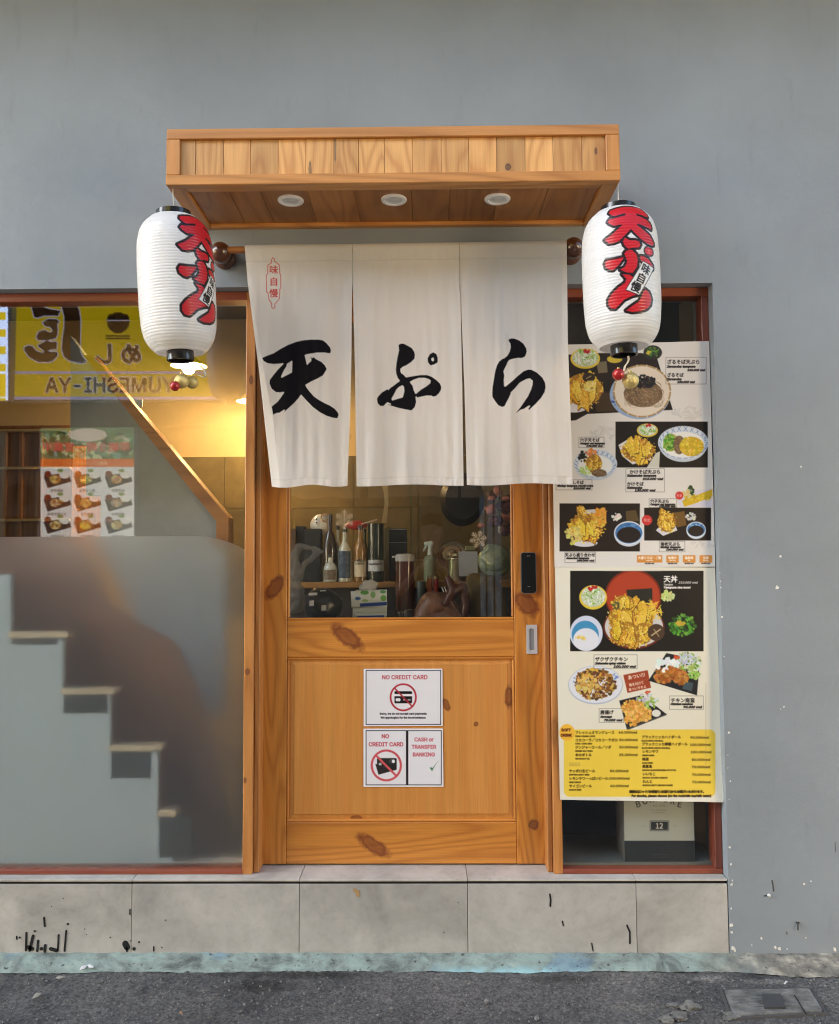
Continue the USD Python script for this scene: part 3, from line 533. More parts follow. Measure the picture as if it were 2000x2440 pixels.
# ------------------------------------------------------------------ curtain rod and curtain
RY = -.085
ROD = wood('rod_wood', 'x', (.34, .135, .035), (.22, .07, .015), rings=40., vary=.05, seed=50)
BRK = wood('bracket_wood', 'z', (.090, .030, .012), (.05, .016, .008), rings=60., vary=.1, seed=51, coat=.8, rough=.25)
bL, bR = at(524, 596, RY), at(1368, 585, RY)
rod = thing('curtain_rod', 'round wooden rod carrying the white curtain on two dark turned brackets', 'curtain rod', bL)
obj('rod', cyl(bL, bR+np.array([.055, 0, 0]), .0125, n=24), ROD, rod, 40)
for b in (bL, bR):
    pr = [(.0001, 0), (.040, 0), (.041, .008), (.036, .014), (.030, .018), (.026, .030), (.030, .040), (.037, .052), (.039, .066), (.037, .082), (.030, .096), (.018, .106), (.0001, .110)]
    m = lathe(pr, n=36); v = m.vertices.copy(); m.vertices = np.stack([v[:, 0]+b[0], -.001-v[:, 2]*1.02, v[:, 1]+b[2]-.004], 1)
    obj('bracket', m, BRK, rod, 60)

NC = Canvas(560, 560, 1400, 1180, 4, (224, 219, 211))
INKC = (22, 20, 24)
def zpoly(pts, ox, oy, s): return [(ox+x/s, oy+y/s) for x, y in pts]
TEN = Polygon([(40, 575), (120, 540), (250, 490), (380, 410), (520, 335), (660, 280), (800, 245), (950, 232), (1100, 230), (1180, 245), (1250, 300), (1310, 370), (1330, 430), (1325, 470), (1305, 485), (1200, 470), (1080, 470), (950, 490), (870, 505), (835, 520), (850, 580), (865, 650), (880, 725), (910, 680), (960, 640), (970, 600), (950, 555), (985, 590), (1000, 560), (1060, 605), (1150, 650), (1220, 720), (1250, 780), (1225, 830), (1180, 900), (1080, 960), (950, 1020), (845, 1080), (870, 1130), (930, 1210), (1010, 1300), (1110, 1370), (1220, 1430), (1310, 1470), (1400, 1530), (1460, 1600), (1475, 1650), (1450, 1705), (1380, 1700), (1250, 1660), (1120, 1590), (1000, 1500), (890, 1390), (800, 1290), (770, 1255), (720, 1330), (640, 1420), (530, 1520), (440, 1600), (525, 1500), (425, 1562), (370, 1600), (300, 1612), (250, 1640), (220, 1490), (330, 1400), (400, 1310), (470, 1205), (380, 1220), (300, 1215), (220, 1150), (180, 1060), (185, 990), (250, 900), (340, 790), (430, 700), (470, 660), (380, 680), (250, 688), (140, 670), (70, 630)],
              [[(505, 685), (610, 615), (600, 850), (480, 910), (385, 960), (400, 910), (450, 800), (490, 740)]]).buffer(0)
PU = Polygon([(555, 250), (600, 228), (650, 230), (720, 265), (800, 310), (845, 380), (860, 440), (850, 510), (790, 570), (700, 630), (620, 665), (604, 690), (612, 612), (585, 680), (585, 750), (620, 820), (655, 868), (625, 795), (690, 865), (830, 840), (960, 820), (1090, 820), (1170, 850), (1260, 910), (1330, 980), (1355, 1040), (1350, 1090), (1310, 1160), (1250, 1215), (1200, 1220), (1180, 1205), (1080, 1200), (900, 1237), (1000, 1180), (870, 1222), (880, 1330), (855, 1420), (795, 1480), (700, 1465), (560, 1435), (440, 1400), (340, 1370), (480, 1388), (400, 1348), (340, 1325), (300, 1365), (270, 1395), (210, 1395), (165, 1350), (148, 1270), (170, 1220), (250, 1140), (345, 1085), (340, 1130), (400, 1060), (440, 1035), (530, 965), (570, 940), (580, 920), (540, 870), (510, 780), (505, 700), (515, 600), (535, 480), (565, 350), (560, 290)],
             [[(630, 1005), (655, 1040), (665, 1110), (650, 1180), (630, 1240), (540, 1265), (430, 1300), (420, 1260), (470, 1170), (510, 1090), (560, 1040)], [(760, 945), (830, 905), (930, 870), (1040, 868), (1120, 890), (1160, 920), (1150, 970), (1080, 1030), (980, 1090), (872, 1180), (840, 1110), (815, 1020)]]).buffer(0)
DOTR = Polygon([(1205, 400), (1255, 430), (1280, 500), (1280, 570), (1230, 605), (1160, 625), (1115, 570), (1110, 500), (1150, 430)], [[(1205, 465), (1225, 500), (1230, 550), (1190, 575), (1165, 545), (1155, 510)]]).buffer(8)
RA = Polygon([(570, 175), (630, 150), (700, 155), (800, 195), (890, 265), (950, 360), (962, 430), (945, 500), (920, 545), (850, 575), (780, 570), (640, 595), (580, 620), (545, 665), (520, 730), (470, 830), (450, 880), (408, 1130), (460, 890), (475, 960), (462, 1050), (470, 1200), (510, 1195), (650, 1080), (780, 960), (900, 865), (1000, 828), (1070, 835), (1180, 890), (1300, 1000), (1360, 1110), (1375, 1210), (1350, 1320), (1270, 1450), (1160, 1570), (1000, 1720), (1078, 1622), (1000, 1684), (1068, 1588), (990, 1620), (900, 1680), (830, 1700), (730, 1775), (830, 1650), (920, 1520), (1000, 1400), (1060, 1270), (1095, 1150), (1100, 1070), (1040, 1015), (960, 1030), (870, 1075), (800, 1120), (690, 1250), (620, 1320), (540, 1412), (615, 1345), (570, 1450), (510, 1560), (480, 1620), (430, 1640), (350, 1605), (290, 1530), (220, 1420), (215, 1340), (225, 1200), (250, 1050), (280, 870), (320, 730), (370, 650), (430, 600), (490, 575), (550, 520), (600, 430), (620, 340), (612, 260), (580, 210)]).buffer(0)
for g, ox, oy, s in ((TEN, 620, 780, 7.891), (PU, 880, 790, 7.891), (DOTR, 880, 790, 7.891), (RA, 1150, 790, 9.137)):
    NC.shape(affinity.affine_transform(g.buffer(14).buffer(-14), [1/s, 0, 0, 1/s, ox, oy]), INKC)
SEAL = [(310, 182), (320, 195), (322, 215), (360, 240), (366, 315), (373, 325), (373, 430), (366, 440), (362, 520), (325, 560), (324, 590), (312, 600), (300, 588), (300, 560), (278, 525), (270, 470), (258, 465), (257, 325), (268, 315), (268, 245), (298, 225), (300, 195)]
NC.line([(560+x/3.416, 560+y/3.416) for x, y in SEAL+SEAL[:1]], (196, 58, 52), 1.5)
for ch, y in (('味', 281), ('自', 378), ('慢', 472)): NC.text(560+316/3.416, 560+y/3.416, ch, 19, (196, 58, 52), 'mm', sx=1.02, bold=.2)
SEAM = (206, 198, 186)
CLOTH = print_mat('noren_cloth', .85, .15, translucent=.22, bump=.12, bscale=1400.)
noren = thing('noren_curtain', 'white split shop curtain with three big black brush characters above the door', 'curtain', at(960, 590, RY))
def fold(x, z, seed): return (meshkit.fbm(np.stack([x*13+seed, z*.8, x*0+seed], -1), 3, 11)-.5)*2
def panel(yt, yb, L_, R_, C_, seed, drawn):
    ny, nx = 480, 210
    v, u = np.meshgrid(np.linspace(0, 1, ny), np.linspace(0, 1, nx), indexing='ij')
    py = yt(u)*(1-v)+yb(u)*v
    xl, xr = L_(v), R_(v); px = xl*(1-u)+xr*u
    P0 = at_grid(px, py, np.full_like(px, RY)).reshape(ny, nx, 3); x, zz = P0[..., 0], P0[..., 2]
    zrod = bL[2]+(bR[2]-bL[2])*(x-bL[0])/(bR[0]-bL[0])
    dz = zrod-zz
    wrap = np.where(dz < 0, np.sqrt(np.clip(.0175**2-dz**2, 1e-6, None)), .0175+.0*dz)
    Y = RY-wrap
    hang = np.clip(dz/.8, 0, 1)
    f1 = fold(x, zz, seed); f2 = (meshkit.fbm(np.stack([x*26+zz*7, zz*4.5-x*6, x*0+seed], -1), 3, 5)-.5)*2; f3 = (meshkit.fbm(np.stack([x*38, zz*2.2, x*0+seed+3], -1), 2, 9)-.5)*2
    f4 = (meshkit.fbm(np.stack([x*60, zz*9, x*0+seed], -1), 2, 19)-.5)*2
    Y = Y-.004+f1*(.004+.036*hang)+f2*(.0012+.0030*hang)+f3*.0022*np.clip(dz/.05, 0, 1)*np.clip(1.2-hang, .2, 1)+f4*.0026*np.exp(-((dz-.03)/.035)**2)
    Y -= .0035*np.exp(-((dz-.047)/.006)**2)*.5
    hem = np.clip((v-.965)/.012, 0, 1); Y += f4*.004*hem+np.sin(x*150+seed)*.0012*hem
    Y -= .03*hang**1.5*drawn
    if C_ is not None:
        back = np.clip((C_(v)-px)/22., 0, 1.6); Y = Y+back*(.055*np.clip(v*1.6-.15, 0, 1))
    V = at_grid(px, py, Y)
    cols = NC.sample(px.ravel(), py.ravel())
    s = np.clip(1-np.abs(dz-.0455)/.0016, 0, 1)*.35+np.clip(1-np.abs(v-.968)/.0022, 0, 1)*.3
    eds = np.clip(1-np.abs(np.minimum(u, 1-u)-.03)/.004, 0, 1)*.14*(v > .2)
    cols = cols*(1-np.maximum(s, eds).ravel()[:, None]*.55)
    return trimesh.Trimesh(V, grid_faces(ny, nx), process=False), cols
lin = lambda pts: (lambda v: np.interp(v, [p[0] for p in pts], [p[1] for p in pts]))
yt_ = lambda a, b: (lambda u: a+(b-a)*u)
p1 = panel(yt_(583.5, 581), lambda u: 1159.5-3*u+3*np.sin(u*9), lin([(0, 583), (.15, 590), (.3, 601), (.5, 616), (.72, 630), (1, 648)]), lin([(0, 839.6), (.15, 839.6), (.55, 837), (.78, 833), (1, 828)]), lin([(0, 592), (.3, 608), (.5, 627), (.72, 651), (1, 668)]), 1.3, .3)
p2 = panel(yt_(581, 577), lambda u: 1157-1.5*u+2*np.sin(u*7+1), lin([(0, 840.4), (.15, 840.4), (.5, 846), (1, 850)]), lin([(0, 1094), (.2, 1096), (.25, 1098), (.6, 1102), (1, 1105)]), None, 4.1, .1)
p3 = panel(yt_(577, 573), lambda u: 1155.5-3.5*u+2*np.sin(u*8), lin([(0, 1094.8), (.2, 1096.8), (.25, 1098.8), (.6, 1107), (1, 1113)]), lin([(0, 1351), (.4, 1353.5), (.8, 1362), (1, 1365)]), None, 8.6, .2)
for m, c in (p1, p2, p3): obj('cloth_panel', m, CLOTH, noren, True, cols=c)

# ------------------------------------------------------------------ paper lanterns
LR, LH = .127, .456
LC = Canvas(-420, 0, 420, 1800, 1.0, (238, 238, 236))       # the unrolled skin; grid of the enlarged view, 4.073 per pixel
def unroll(pts):
    out = []
    for x, y in pts:
        cx = 383+(y-270)*(430-383)/1400.; k = np.clip((x-cx)/372., -.98, .98); out.append((math.asin(k)*372., y))
    return out
def dense(pts):
    r = []
    for (a, b), (c, d) in zip(pts, pts[1:]+pts[:1]):
        for t in np.linspace(0, 1, 6)[:-1]: r.append((a+(c-a)*t, b+(d-b)*t))
    return r
reds = [[(275, 348), (330, 335), (440, 318), (540, 315), (630, 326), (640, 335), (665, 350), (682, 390), (678, 420), (660, 428), (560, 408), (440, 406), (330, 428), (295, 405), (268, 375)],
        [(285, 448), (320, 452), (445, 430), (445, 405), (556, 405), (556, 430), (655, 458), (690, 495), (692, 535), (685, 555), (560, 520), (545, 530), (600, 570), (670, 620), (705, 680), (703, 705), (685, 720), (640, 712), (590, 680), (530, 620), (490, 575), (440, 630), (380, 690), (330, 705), (285, 702), (243, 655), (320, 610), (360, 575), (420, 525), (330, 530), (285, 500), (266, 475)],
        [(430, 662), (475, 690), (530, 690), (565, 705), (574, 730), (560, 760), (510, 765), (460, 775), (425, 735), (414, 700)],
        [(440, 798), (470, 785), (500, 790), (535, 830), (548, 880), (540, 950), (500, 1015), (440, 1005), (388, 975), (430, 950), (452, 900), (440, 860), (425, 820)],
        [(262, 862), (330, 865), (422, 856), (400, 890), (365, 935), (320, 970), (290, 960), (255, 930), (246, 890)],
        [(572, 846), (610, 845), (650, 865), (690, 915), (692, 950), (660, 990), (600, 920), (570, 870)],
        [(405, 1020), (470, 1030), (515, 1060), (500, 1140), (440, 1180), (440, 1120), (430, 1100), (445, 1075)],
        [(425, 1110), (450, 1120), (445, 1180), (540, 1205), (560, 1222), (500, 1235), (420, 1270), (370, 1320), (340, 1345), (300, 1338), (275, 1300), (275, 1250), (310, 1200), (370, 1145)],
        [(620, 1170), (655, 1195), (678, 1250), (672, 1310), (640, 1352), (580, 1382), (500, 1392), (440, 1375), (480, 1345), (560, 1290), (588, 1235), (600, 1190)]]
RP = [Polygon(dense(unroll(p))).buffer(0) for p in reds]
RDOT = Polygon(unroll([(655+38*math.cos(t), 785+40*math.sin(t)) for t in np.linspace(0, 6.28, 40)]))
blk = unary_union([p.buffer(24) for p in RP]+[RDOT.buffer(16)])
LC.shape(blk.simplify(1), (38, 26, 28))
for p in RP: LC.shape(p.buffer(6).buffer(-6), (212, 38, 48))
LC.shape(RDOT, (212, 38, 48)); LC.ell(*unroll([(655, 785)])[0], 16, 16, (236, 92, 84))
tagq = unroll([(600, 893), (698, 943), (558, 1228), (438, 1175)])
LC.shape(Polygon(tagq).buffer(5), (30, 26, 26)); LC.shape(Polygon(tagq).buffer(-1), (240, 240, 238))
tu = unroll([(625, 968), (582, 1062), (532, 1150)])
for ch, (x, y) in zip('味自慢', tu): LC.text(x, y, ch, 92, (26, 22, 24), 'mm', rot=-25, bold=3)
nz, nt = 330, 430
tz = np.linspace(0, 1, nz)
prof = np.interp(tz, [0, .02, .05, .10, .18, .32, .5, .68, .82, .90, .95, .98, 1], [.58, .70, .80, .90, .965, .995, 1, .995, .965, .90, .80, .70, .60])
from scipy.ndimage import gaussian_filter1d
prof = gaussian_filter1d(prof, 5, mode='nearest')
ribs = 46
TT, ZZ = np.meshgrid(np.linspace(0, 2*np.pi, nt), tz)
wr = (meshkit.fbm(np.stack([np.cos(TT)*3, np.sin(TT)*3, ZZ*9], -1), 3, 4)-.5)
rad = LR*prof[:, None]*(1+.0085*np.abs(np.sin(np.pi*ribs*ZZ))**.8*(.5+.7*(meshkit.fbm(np.stack([np.cos(TT)*1.5, np.sin(TT)*1.5, ZZ*4], -1), 2, 14)))+.013*wr)
LV = np.stack([rad*np.sin(TT), -rad*np.cos(TT), -LH*ZZ], -1).reshape(-1, 3)
ang = (TT+np.pi) % (2*np.pi)-np.pi
lc = LC.sample((ang*372).ravel(), (275+ZZ*1365).ravel(), 2.)
lc[np.abs(ang.ravel()) > 1.08] = s2l((238, 238, 236))
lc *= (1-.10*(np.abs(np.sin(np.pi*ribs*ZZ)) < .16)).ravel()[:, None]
SKIN = print_mat('lantern_skin', .33, .45, translucent=.18, coat=.15)
BLK = mat('black_lacquer', (.012, .012, .014), .22, var=.02, coat=.4)
WIRE = mat('grey_wire', (.40, .40, .40), .4, metal=.6); CORD = mat('pale_cord', (.66, .62, .56), .8)
cR, cL = at(1474, 511, -.36), at(414, 523, -.36)
lan = thing('paper_lantern', 'white ribbed lantern right of the curtain, red characters facing the street', 'lantern', cR, 'ribbed white lanterns hung from the awning', rotz=float(math.degrees(math.atan2(cR[0], 2.78)))*-1+9, rotxy=(0, -1.2, 0))
lan.GetAttribute('xformOp:rotateZ').Set(float(-math.degrees(math.atan2(cR[0], 2.78))+2))
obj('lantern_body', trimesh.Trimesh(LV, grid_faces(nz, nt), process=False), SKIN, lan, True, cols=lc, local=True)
obj('top_ring', lathe([(.050, -.004), (.058, -.004), (.058, .025), (.054, .027), (.050, .025), (.050, -.004)], n=40), BLK, lan, 40, local=True)
obj('bottom_ring', lathe([(.040, -LH+.006), (.045, -LH+.006), (.045, -LH-.026), (.041, -LH-.028), (.038, -LH-.026), (.040, -LH+.006)], n=40), BLK, lan, 40, local=True)
obj('top_disc', lathe([(.0001, .004), (.051, .004)], n=30), BLK, lan, local=True)
obj('bottom_disc', lathe([(.0001, -LH-.012), (.040, -LH-.012)], n=30), BLK, lan, local=True)
hk = azb-cR[2]
obj('hanging_cord', tube([(.0, 0, .0), (.002, .0, .03), (.003, 0, hk+.005)], .0016), CORD, lan, local=True)
obj('wire_bail', tube([(-.052, 0, .01), (-.030, 0, .04), (.0, 0, .058), (.028, 0, .04), (.052, 0, .01)], .0009, 6), WIRE, lan, local=True)
dup(lan, cL, 'white ribbed lantern left of the curtain, its red characters turned towards the door', rotz=float(-math.degrees(math.atan2(cL[0], 2.78))+27), rotxy=(0, -3.8, 0))
GOLD = mat('glitter_gold', (.72, .56, .22), .30, metal=.55, var=.3, scale=420., bump=.9, bscale=420.); BALLR = mat('satin_red', (.42, .022, .022), .28, metal=.3, coat=.4)
def bauble(px, py, r, Y, m, label, nm):
    c = at(px, py, Y); t = thing(nm, label, 'bauble', c-np.array([0, 0, r]), 'baubles hanging under the lanterns')
    s = trimesh.creation.icosphere(4, r); s.apply_translation(c); obj('ball', s, m, t, True)
    obj('cap', cyl(c+np.array([0, 0, r*.96]), c+np.array([0, 0, r*1.16]), r*.2), mat('gold_cap', (.6, .45, .15), .3, metal=1.), t)
bauble(433, 908, .0245, -.34, GOLD, 'larger gold bauble under the left lantern', 'gold_bauble')
bauble(458, 911, .0215, -.31, GOLD, 'smaller gold bauble partly behind another under the left lantern', 'gold_bauble')
bauble(417, 920, .0165, -.36, BALLR, 'small red bauble under the left lantern', 'red_bauble')
bauble(1503, 906, .0275, -.35, GOLD, 'gold bauble under the right lantern', 'gold_bauble')
bauble(1474, 892, .0200, -.37, BALLR, 'red bauble under the right lantern', 'red_bauble')
RIB = mat('white_ribbon', (.75, .73, .68), .4)
def ribbon(pts, Y, w, label):
    P = np.array([at(*p, Y) for p in pts]); off = np.array([w, .002, w*.3])
    V = np.vstack([P-off/2, P+off/2]); n = len(P); f = []
    for i in range(n-1): f += [[i, i+1, i+n+1], [i, i+n+1, i+n]]
    single('ribbon', trimesh.Trimesh(V, np.array(f), process=False), RIB, label, 'ribbon', True)
ribbon([(1497, 848), (1499, 856), (1496, 864), (1490, 872), (1487, 884)], -.36, .008, 'white ribbon holding the baubles under the right lantern')
ribbon([(474, 868), (484, 878), (490, 890), (488, 899), (470, 893)], -.33, .006, 'white ribbon curling beside the gold baubles under the left lantern')

# ------------------------------------------------------------------ menu posters
def zt(ox, oy, s): return lambda x, y: (ox+x/s, oy+y/s)
def jit(c, k): return tuple(int(np.clip(v+random.uniform(-k, k), 0, 255)) for v in c)
def crumb(cv, cx, cy, rx, ry, n, pal, r0, r1, elong=1., j=12):
    """a heap of small uneven flecks, the way fried food or salad prints"""
    for _ in range(n):
        t = random.uniform(0, 6.283); k = math.sqrt(random.random()); x, y = cx+rx*k*math.cos(t), cy+ry*k*math.sin(t); r = random.uniform(r0, r1)
        a = random.uniform(0, 3.14); pts = []
        for q in np.linspace(0, 6.283, 8)[:-1]:
            u, w = r*elong*math.cos(q)*random.uniform(.6, 1.2), r*math.sin(q)*random.uniform(.6, 1.2)
            pts.append((x+u*math.cos(a)-w*math.sin(a), y+u*math.sin(a)+w*math.cos(a)))
        cv.poly(pts, jit(random.choice(pal), j))
TEMP = [(233, 196, 62), (240, 210, 80), (222, 180, 48), (246, 222, 110), (214, 160, 50), (238, 200, 70), (226, 186, 60)]
SAL = [(206, 222, 190), (150, 190, 90), (228, 232, 222), (120, 165, 70), (236, 238, 234)]
def tempura(cv, cx, cy, rx, ry, n=150):
    cv.ell(cx, cy, rx*.84, ry*.84, (168, 118, 40)); crumb(cv, cx, cy, rx*.86, ry*.86, n//2, [(206, 158, 46), (186, 136, 40), (150, 100, 32)], rx*.03, rx*.07, 1.5)
    m = max(5, int(n/17))
    for k in range(m):
        t = random.uniform(0, 6.283); q = math.sqrt(random.random())*.66; x, y = cx+rx*q*math.cos(t), cy+ry*q*math.sin(t)
        a = random.uniform(-.75, .75)+math.pi/2+(x-cx)/rx*.6; L_, W_ = rx*random.uniform(.34, .52), rx*random.uniform(.13, .21)
        ring = lambda f: [(x+(L_*f*math.cos(u)*math.cos(a)-W_*f*math.sin(u)*math.sin(a))*(1+.12*math.sin(5*u+k)), y+(L_*f*math.cos(u)*math.sin(a)+W_*f*math.sin(u)*math.cos(a))*(1+.12*math.sin(5*u+k))) for u in np.linspace(0, 6.283, 22)]
        cv.poly([(p+.6, r+1.3) for p, r in ring(1.06)], jit((96, 58, 20), 10)); base = random.choice([(226, 184, 52), (216, 166, 46), (234, 198, 70), (206, 150, 44)]); cv.poly(ring(1), jit(base, 10))
        for _ in range(int(n/m*2.2)):
            u, f = random.uniform(0, 6.283), math.sqrt(random.random())*.95; px, py = x+L_*f*math.cos(u)*math.cos(a)-W_*f*math.sin(u)*math.sin(a), y+L_*f*math.cos(u)*math.sin(a)+W_*f*math.sin(u)*math.cos(a)
            hi = (math.sin(u)*f < -.1); c_ = random.choice([(248, 228, 128), (244, 216, 92), (238, 206, 74)]) if hi else random.choice([(204, 152, 40), (220, 178, 54), (186, 128, 36)])
            r = random.uniform(.5, 1.6); cv.poly([(px-r, py), (px, py-r*.8), (px+r*1.2, py+.2), (px+.2, py+r)], jit(c_, 10))
    crumb(cv, cx, cy, rx, ry, n//3, [(236, 204, 84), (222, 180, 58), (246, 222, 120)], .8, 2., 1.8)
def salad(cv, cx, cy, rx, ry, rim=(226, 198, 62)):
    cv.ell(cx, cy, rx, ry, rim); cv.ell(cx, cy-ry*.06, rx*.88, ry*.84, (196, 204, 176))
    crumb(cv, cx, cy-ry*.1, rx*.8, ry*.75, 90, SAL, rx*.02, rx*.05, 5.); crumb(cv, cx, cy-ry*.75, rx*.3, ry*.12, 5, [(186, 40, 40)], rx*.1, rx*.16)
def noodles(cv, cx, cy, rx, ry, n=60):
    cv.ell(cx, cy, rx, ry, (120, 96, 70))
    for _ in range(n):
        a = random.uniform(0, 6.28); x, y = cx+rx*.75*random.uniform(-1, 1), cy+ry*.75*random.uniform(-1, 1); r = random.uniform(.15, .4)*rx
        cv.line([(x+r*math.cos(a+t), y+r*.7*math.sin(a+t)) for t in np.linspace(0, 2.2, 7)], jit(random.choice([(178, 152, 118), (140, 112, 82), (92, 70, 50)]), 8), 1.)
def patterned_bowl(cv, cx, cy, rx, ry, ix, iy, iny=0.):
    cv.ell(cx, cy+ry*.10, rx*.96, ry, (196, 204, 214)); cv.ell(cx, cy, rx, ry*.94, (214, 222, 230))
    for t in np.linspace(0, 6.28, 46):
        a, b = t, t+.16*(1 if int(t*7) % 2 else -1)
        cv.line([(cx+rx*.97*math.cos(a), cy+ry*.91*math.sin(a)), (cx+(ix+.05*rx)*math.cos(b), cy+iny+(iy+.05*ry)*math.sin(b))], (82, 118, 170), .9)
    cv.ell(cx, cy+iny, ix, iy, (236, 236, 230))
def tbox(cv, T, x0, y0, x1, y1, rows, fill=None, ink=(28, 24, 24), hs=None):
    (a, b), (c, d) = T(x0, y0), T(x1, y1); cv.rect(a, b, c, d, fill, (60, 56, 54), .9)
    for txt, fy, h, al, jp in rows:
        y = b+(d-b)*fy
        X = a+2.5 if al == 'l' else (c-2.5 if al == 'r' else (a+c)/2)
        cv.text(X, y, txt, h, ink, {'l': 'lm', 'r': 'rm', 'm': 'mm'}[al], lat=not jp, bold=.34 if jp else .55, slant=0 if jp else .22, sx=1. if jp else 1.18)
def darkphoto(cv, x0, y0, x1, y1, c=(26, 19, 16)):
    cv.rect(x0, y0, x1, y1, c)
    for _ in range(14):
        x = random.uniform(x0, x1); y = random.uniform(y0, y1); cv.line([(x, y), (min(x1, x+random.uniform(5, 26)), y+random.uniform(-1, 1))], jit((44, 33, 25), 8), .7)
PA = Canvas(1300, 808, 1712, 1362, 3.2, (226, 222, 215))
crumb(PA, 1510, 1085, 190, 260, 260, [(226, 222, 216), (236, 232, 224), (222, 217, 212), (229, 224, 217)], 8, 26, 1.8) if 0 else None
for sx_, sy_ in ((1640, 985), (1440, 1030), (1680, 1290)): crumb(PA, sx_, sy_, 34, 14, 40, [(212, 208, 203), (217, 213, 207)], 1, 4, 3, 2)
T = zt(1320, 800, 4.133)
PA.poly([T(*p) for p in [(60, 190), (440, 170), (870, 170), (1020, 230), (1172, 730), (330, 770), (220, 830), (60, 850)]], (32, 22, 19)); PA.poly([T(*p) for p in [(400, 560), (560, 560), (700, 740), (420, 750)]], (66, 50, 32)); PA.poly([T(*p) for p in [(420, 260), (520, 250), (530, 360), (440, 370)]], (120, 108, 84))
c = T(310, 225); salad(PA, c[0], c[1], 35, 24); c = T(200, 640); PA.ell(c[0], c[1], 44, 28, (222, 218, 222)); c = T(300, 530); tempura(PA, c[0]-2, c[1], 53, 46, 260); c = T(345, 410); PA.ell(c[0], c[1], 15, 11, (52, 38, 32)); PA.line([(c[0]-6, c[1]+3), (c[0]+6, c[1]-4)], (214, 190, 130), 1.6); crumb(PA, c[0]+3, c[1]+22, 13, 12, 40, [(232, 208, 110), (240, 222, 140)], 1, 2, 5)
c = T(600, 230); PA.ell(c[0], c[1], 18, 9, (206, 182, 60)); c = T(975, 165); PA.ell(c[0], c[1], 22, 17, (40, 42, 36)); crumb(PA, c[0], c[1]-2, 16, 11, 60, [(70, 110, 44), (96, 140, 56), (46, 80, 34)], 1, 3); crumb(PA, c[0]-9, c[1], 5, 4, 14, [(210, 180, 60)], 1, 2.5)
c = T(850, 580); PA.ell(c[0], c[1], 72, 58, (150, 172, 206)); crumb(PA, c[0]-60, c[1]+4, 8, 26, 14, [(58, 84, 150)], 1.5, 4); c = T(870, 545); PA.ell(c[0], c[1], 69, 63, (172, 142, 92)); PA.ell(c[0], c[1], 65, 59, (226, 212, 194))
for t in np.linspace(0, 6.28, 19): PA.line([(c[0]+65*math.cos(t), c[1]+59*math.sin(t)), (c[0]+70*math.cos(t), c[1]+64*math.sin(t))], (232, 224, 206), 2)
c = T(880, 570); noodles(PA, c[0], c[1], 46, 32, 190); c = T(900, 450); crumb(PA, c[0], c[1], 24, 15, 60, [(26, 24, 26), (44, 40, 42)], 1.4, 4, 2)
tbox(PA, T, 1103, 212, 1503, 475, [('ざるそば天ぷら', .17, 10, 'l', 1), ('Zarusoba tempura', .36, 5, 'l', 0), ('210.000 vnd', .48, 4.6, 'r', 0), ('ざるそば', .66, 9, 'l', 1), ('Zarusoba', .82, 5, 'l', 0), ('150.000 vnd', .93, 4.6, 'm', 0)])
T = zt(1300, 1000, 4.133)
darkphoto(PA, *T(692, 20), *T(1600, 470)); c = T(1005, 105); salad(PA, c[0], c[1], 25, 16); c = T(820, 330); PA.poly([T(*p) for p in [(720, 250), (800, 200), (1000, 300), (1050, 390), (860, 440), (760, 360)]], (222, 216, 226)); c = T(915, 300); tempura(PA, c[0], c[1], 45, 33, 220); PA.poly([T(*p) for p in [(1090, 330), (1130, 310), (1120, 470), (1000, 470)]], (206, 204, 190))
c = T(1358, 225); patterned_bowl(PA, c[0], c[1], 60, 42, 50, 30, 5); c = T(1220, 225); PA.ell(c[0]+4, c[1], 18, 21, (170, 168, 70)); crumb(PA, c[0], c[1], 16, 20, 130, [(96, 160, 50), (70, 130, 40), (150, 200, 90)], 1, 3); c = T(1320, 240); noodles(PA, c[0], c[1]+2, 14, 22, 40); c = T(1440, 260); PA.ell(c[0], c[1]+1, 29, 23, (206, 172, 44)); crumb(PA, c[0], c[1], 27, 22, 160, [(216, 184, 46), (230, 204, 80), (206, 170, 40)], 1.5, 4)
c = T(500, 450); patterned_bowl(PA, c[0]-2, c[1]-4, 52, 36, 40, 25, 5); crumb(PA, *T(370, 360), 12, 13, 20, [(30, 30, 28)], 2, 5); c = T(480, 430); tempura(PA, c[0], c[1], 22, 26, 110); crumb(PA, *T(440, 320), 14, 6, 16, [(222, 130, 70), (236, 150, 84)], 2, 5); c = T(395, 500); crumb(PA, c[0], c[1], 15, 10, 60, [(170, 206, 96), (190, 220, 130)], 1, 2.6); noodles(PA, *T(530, 525), 18, 9, 26)
tbox(PA, T, 330, 172, 578, 275, [('穴子天そば', .28, 8.4, 'l', 1), ('Conger eel tempura', .63, 4, 'l', 0), ('190.000 vnd', .85, 4, 'r', 0)], (232, 228, 222))
tbox(PA, T, 105, 590, 460, 692, [('海老おろしそば', .28, 8, 'l', 1), ('Shrimp tempura oroshi soba', .62, 4.2, 'l', 0), ('210.000 vnd', .84, 4.2, 'r', 0)])
tbox(PA, T, 793, 480, 1175, 712, [('かけそば天ぷら', .15, 9.4, 'm', 1), ('Kakesoba tempura', .32, 5, 'l', 0), ('210.000 vnd', .45, 5, 'r', 0), ('かけそば', .66, 9, 'l', 1), ('Kakesoba', .82, 5, 'l', 0), ('130.000 vnd', .93, 5, 'm', 0)])
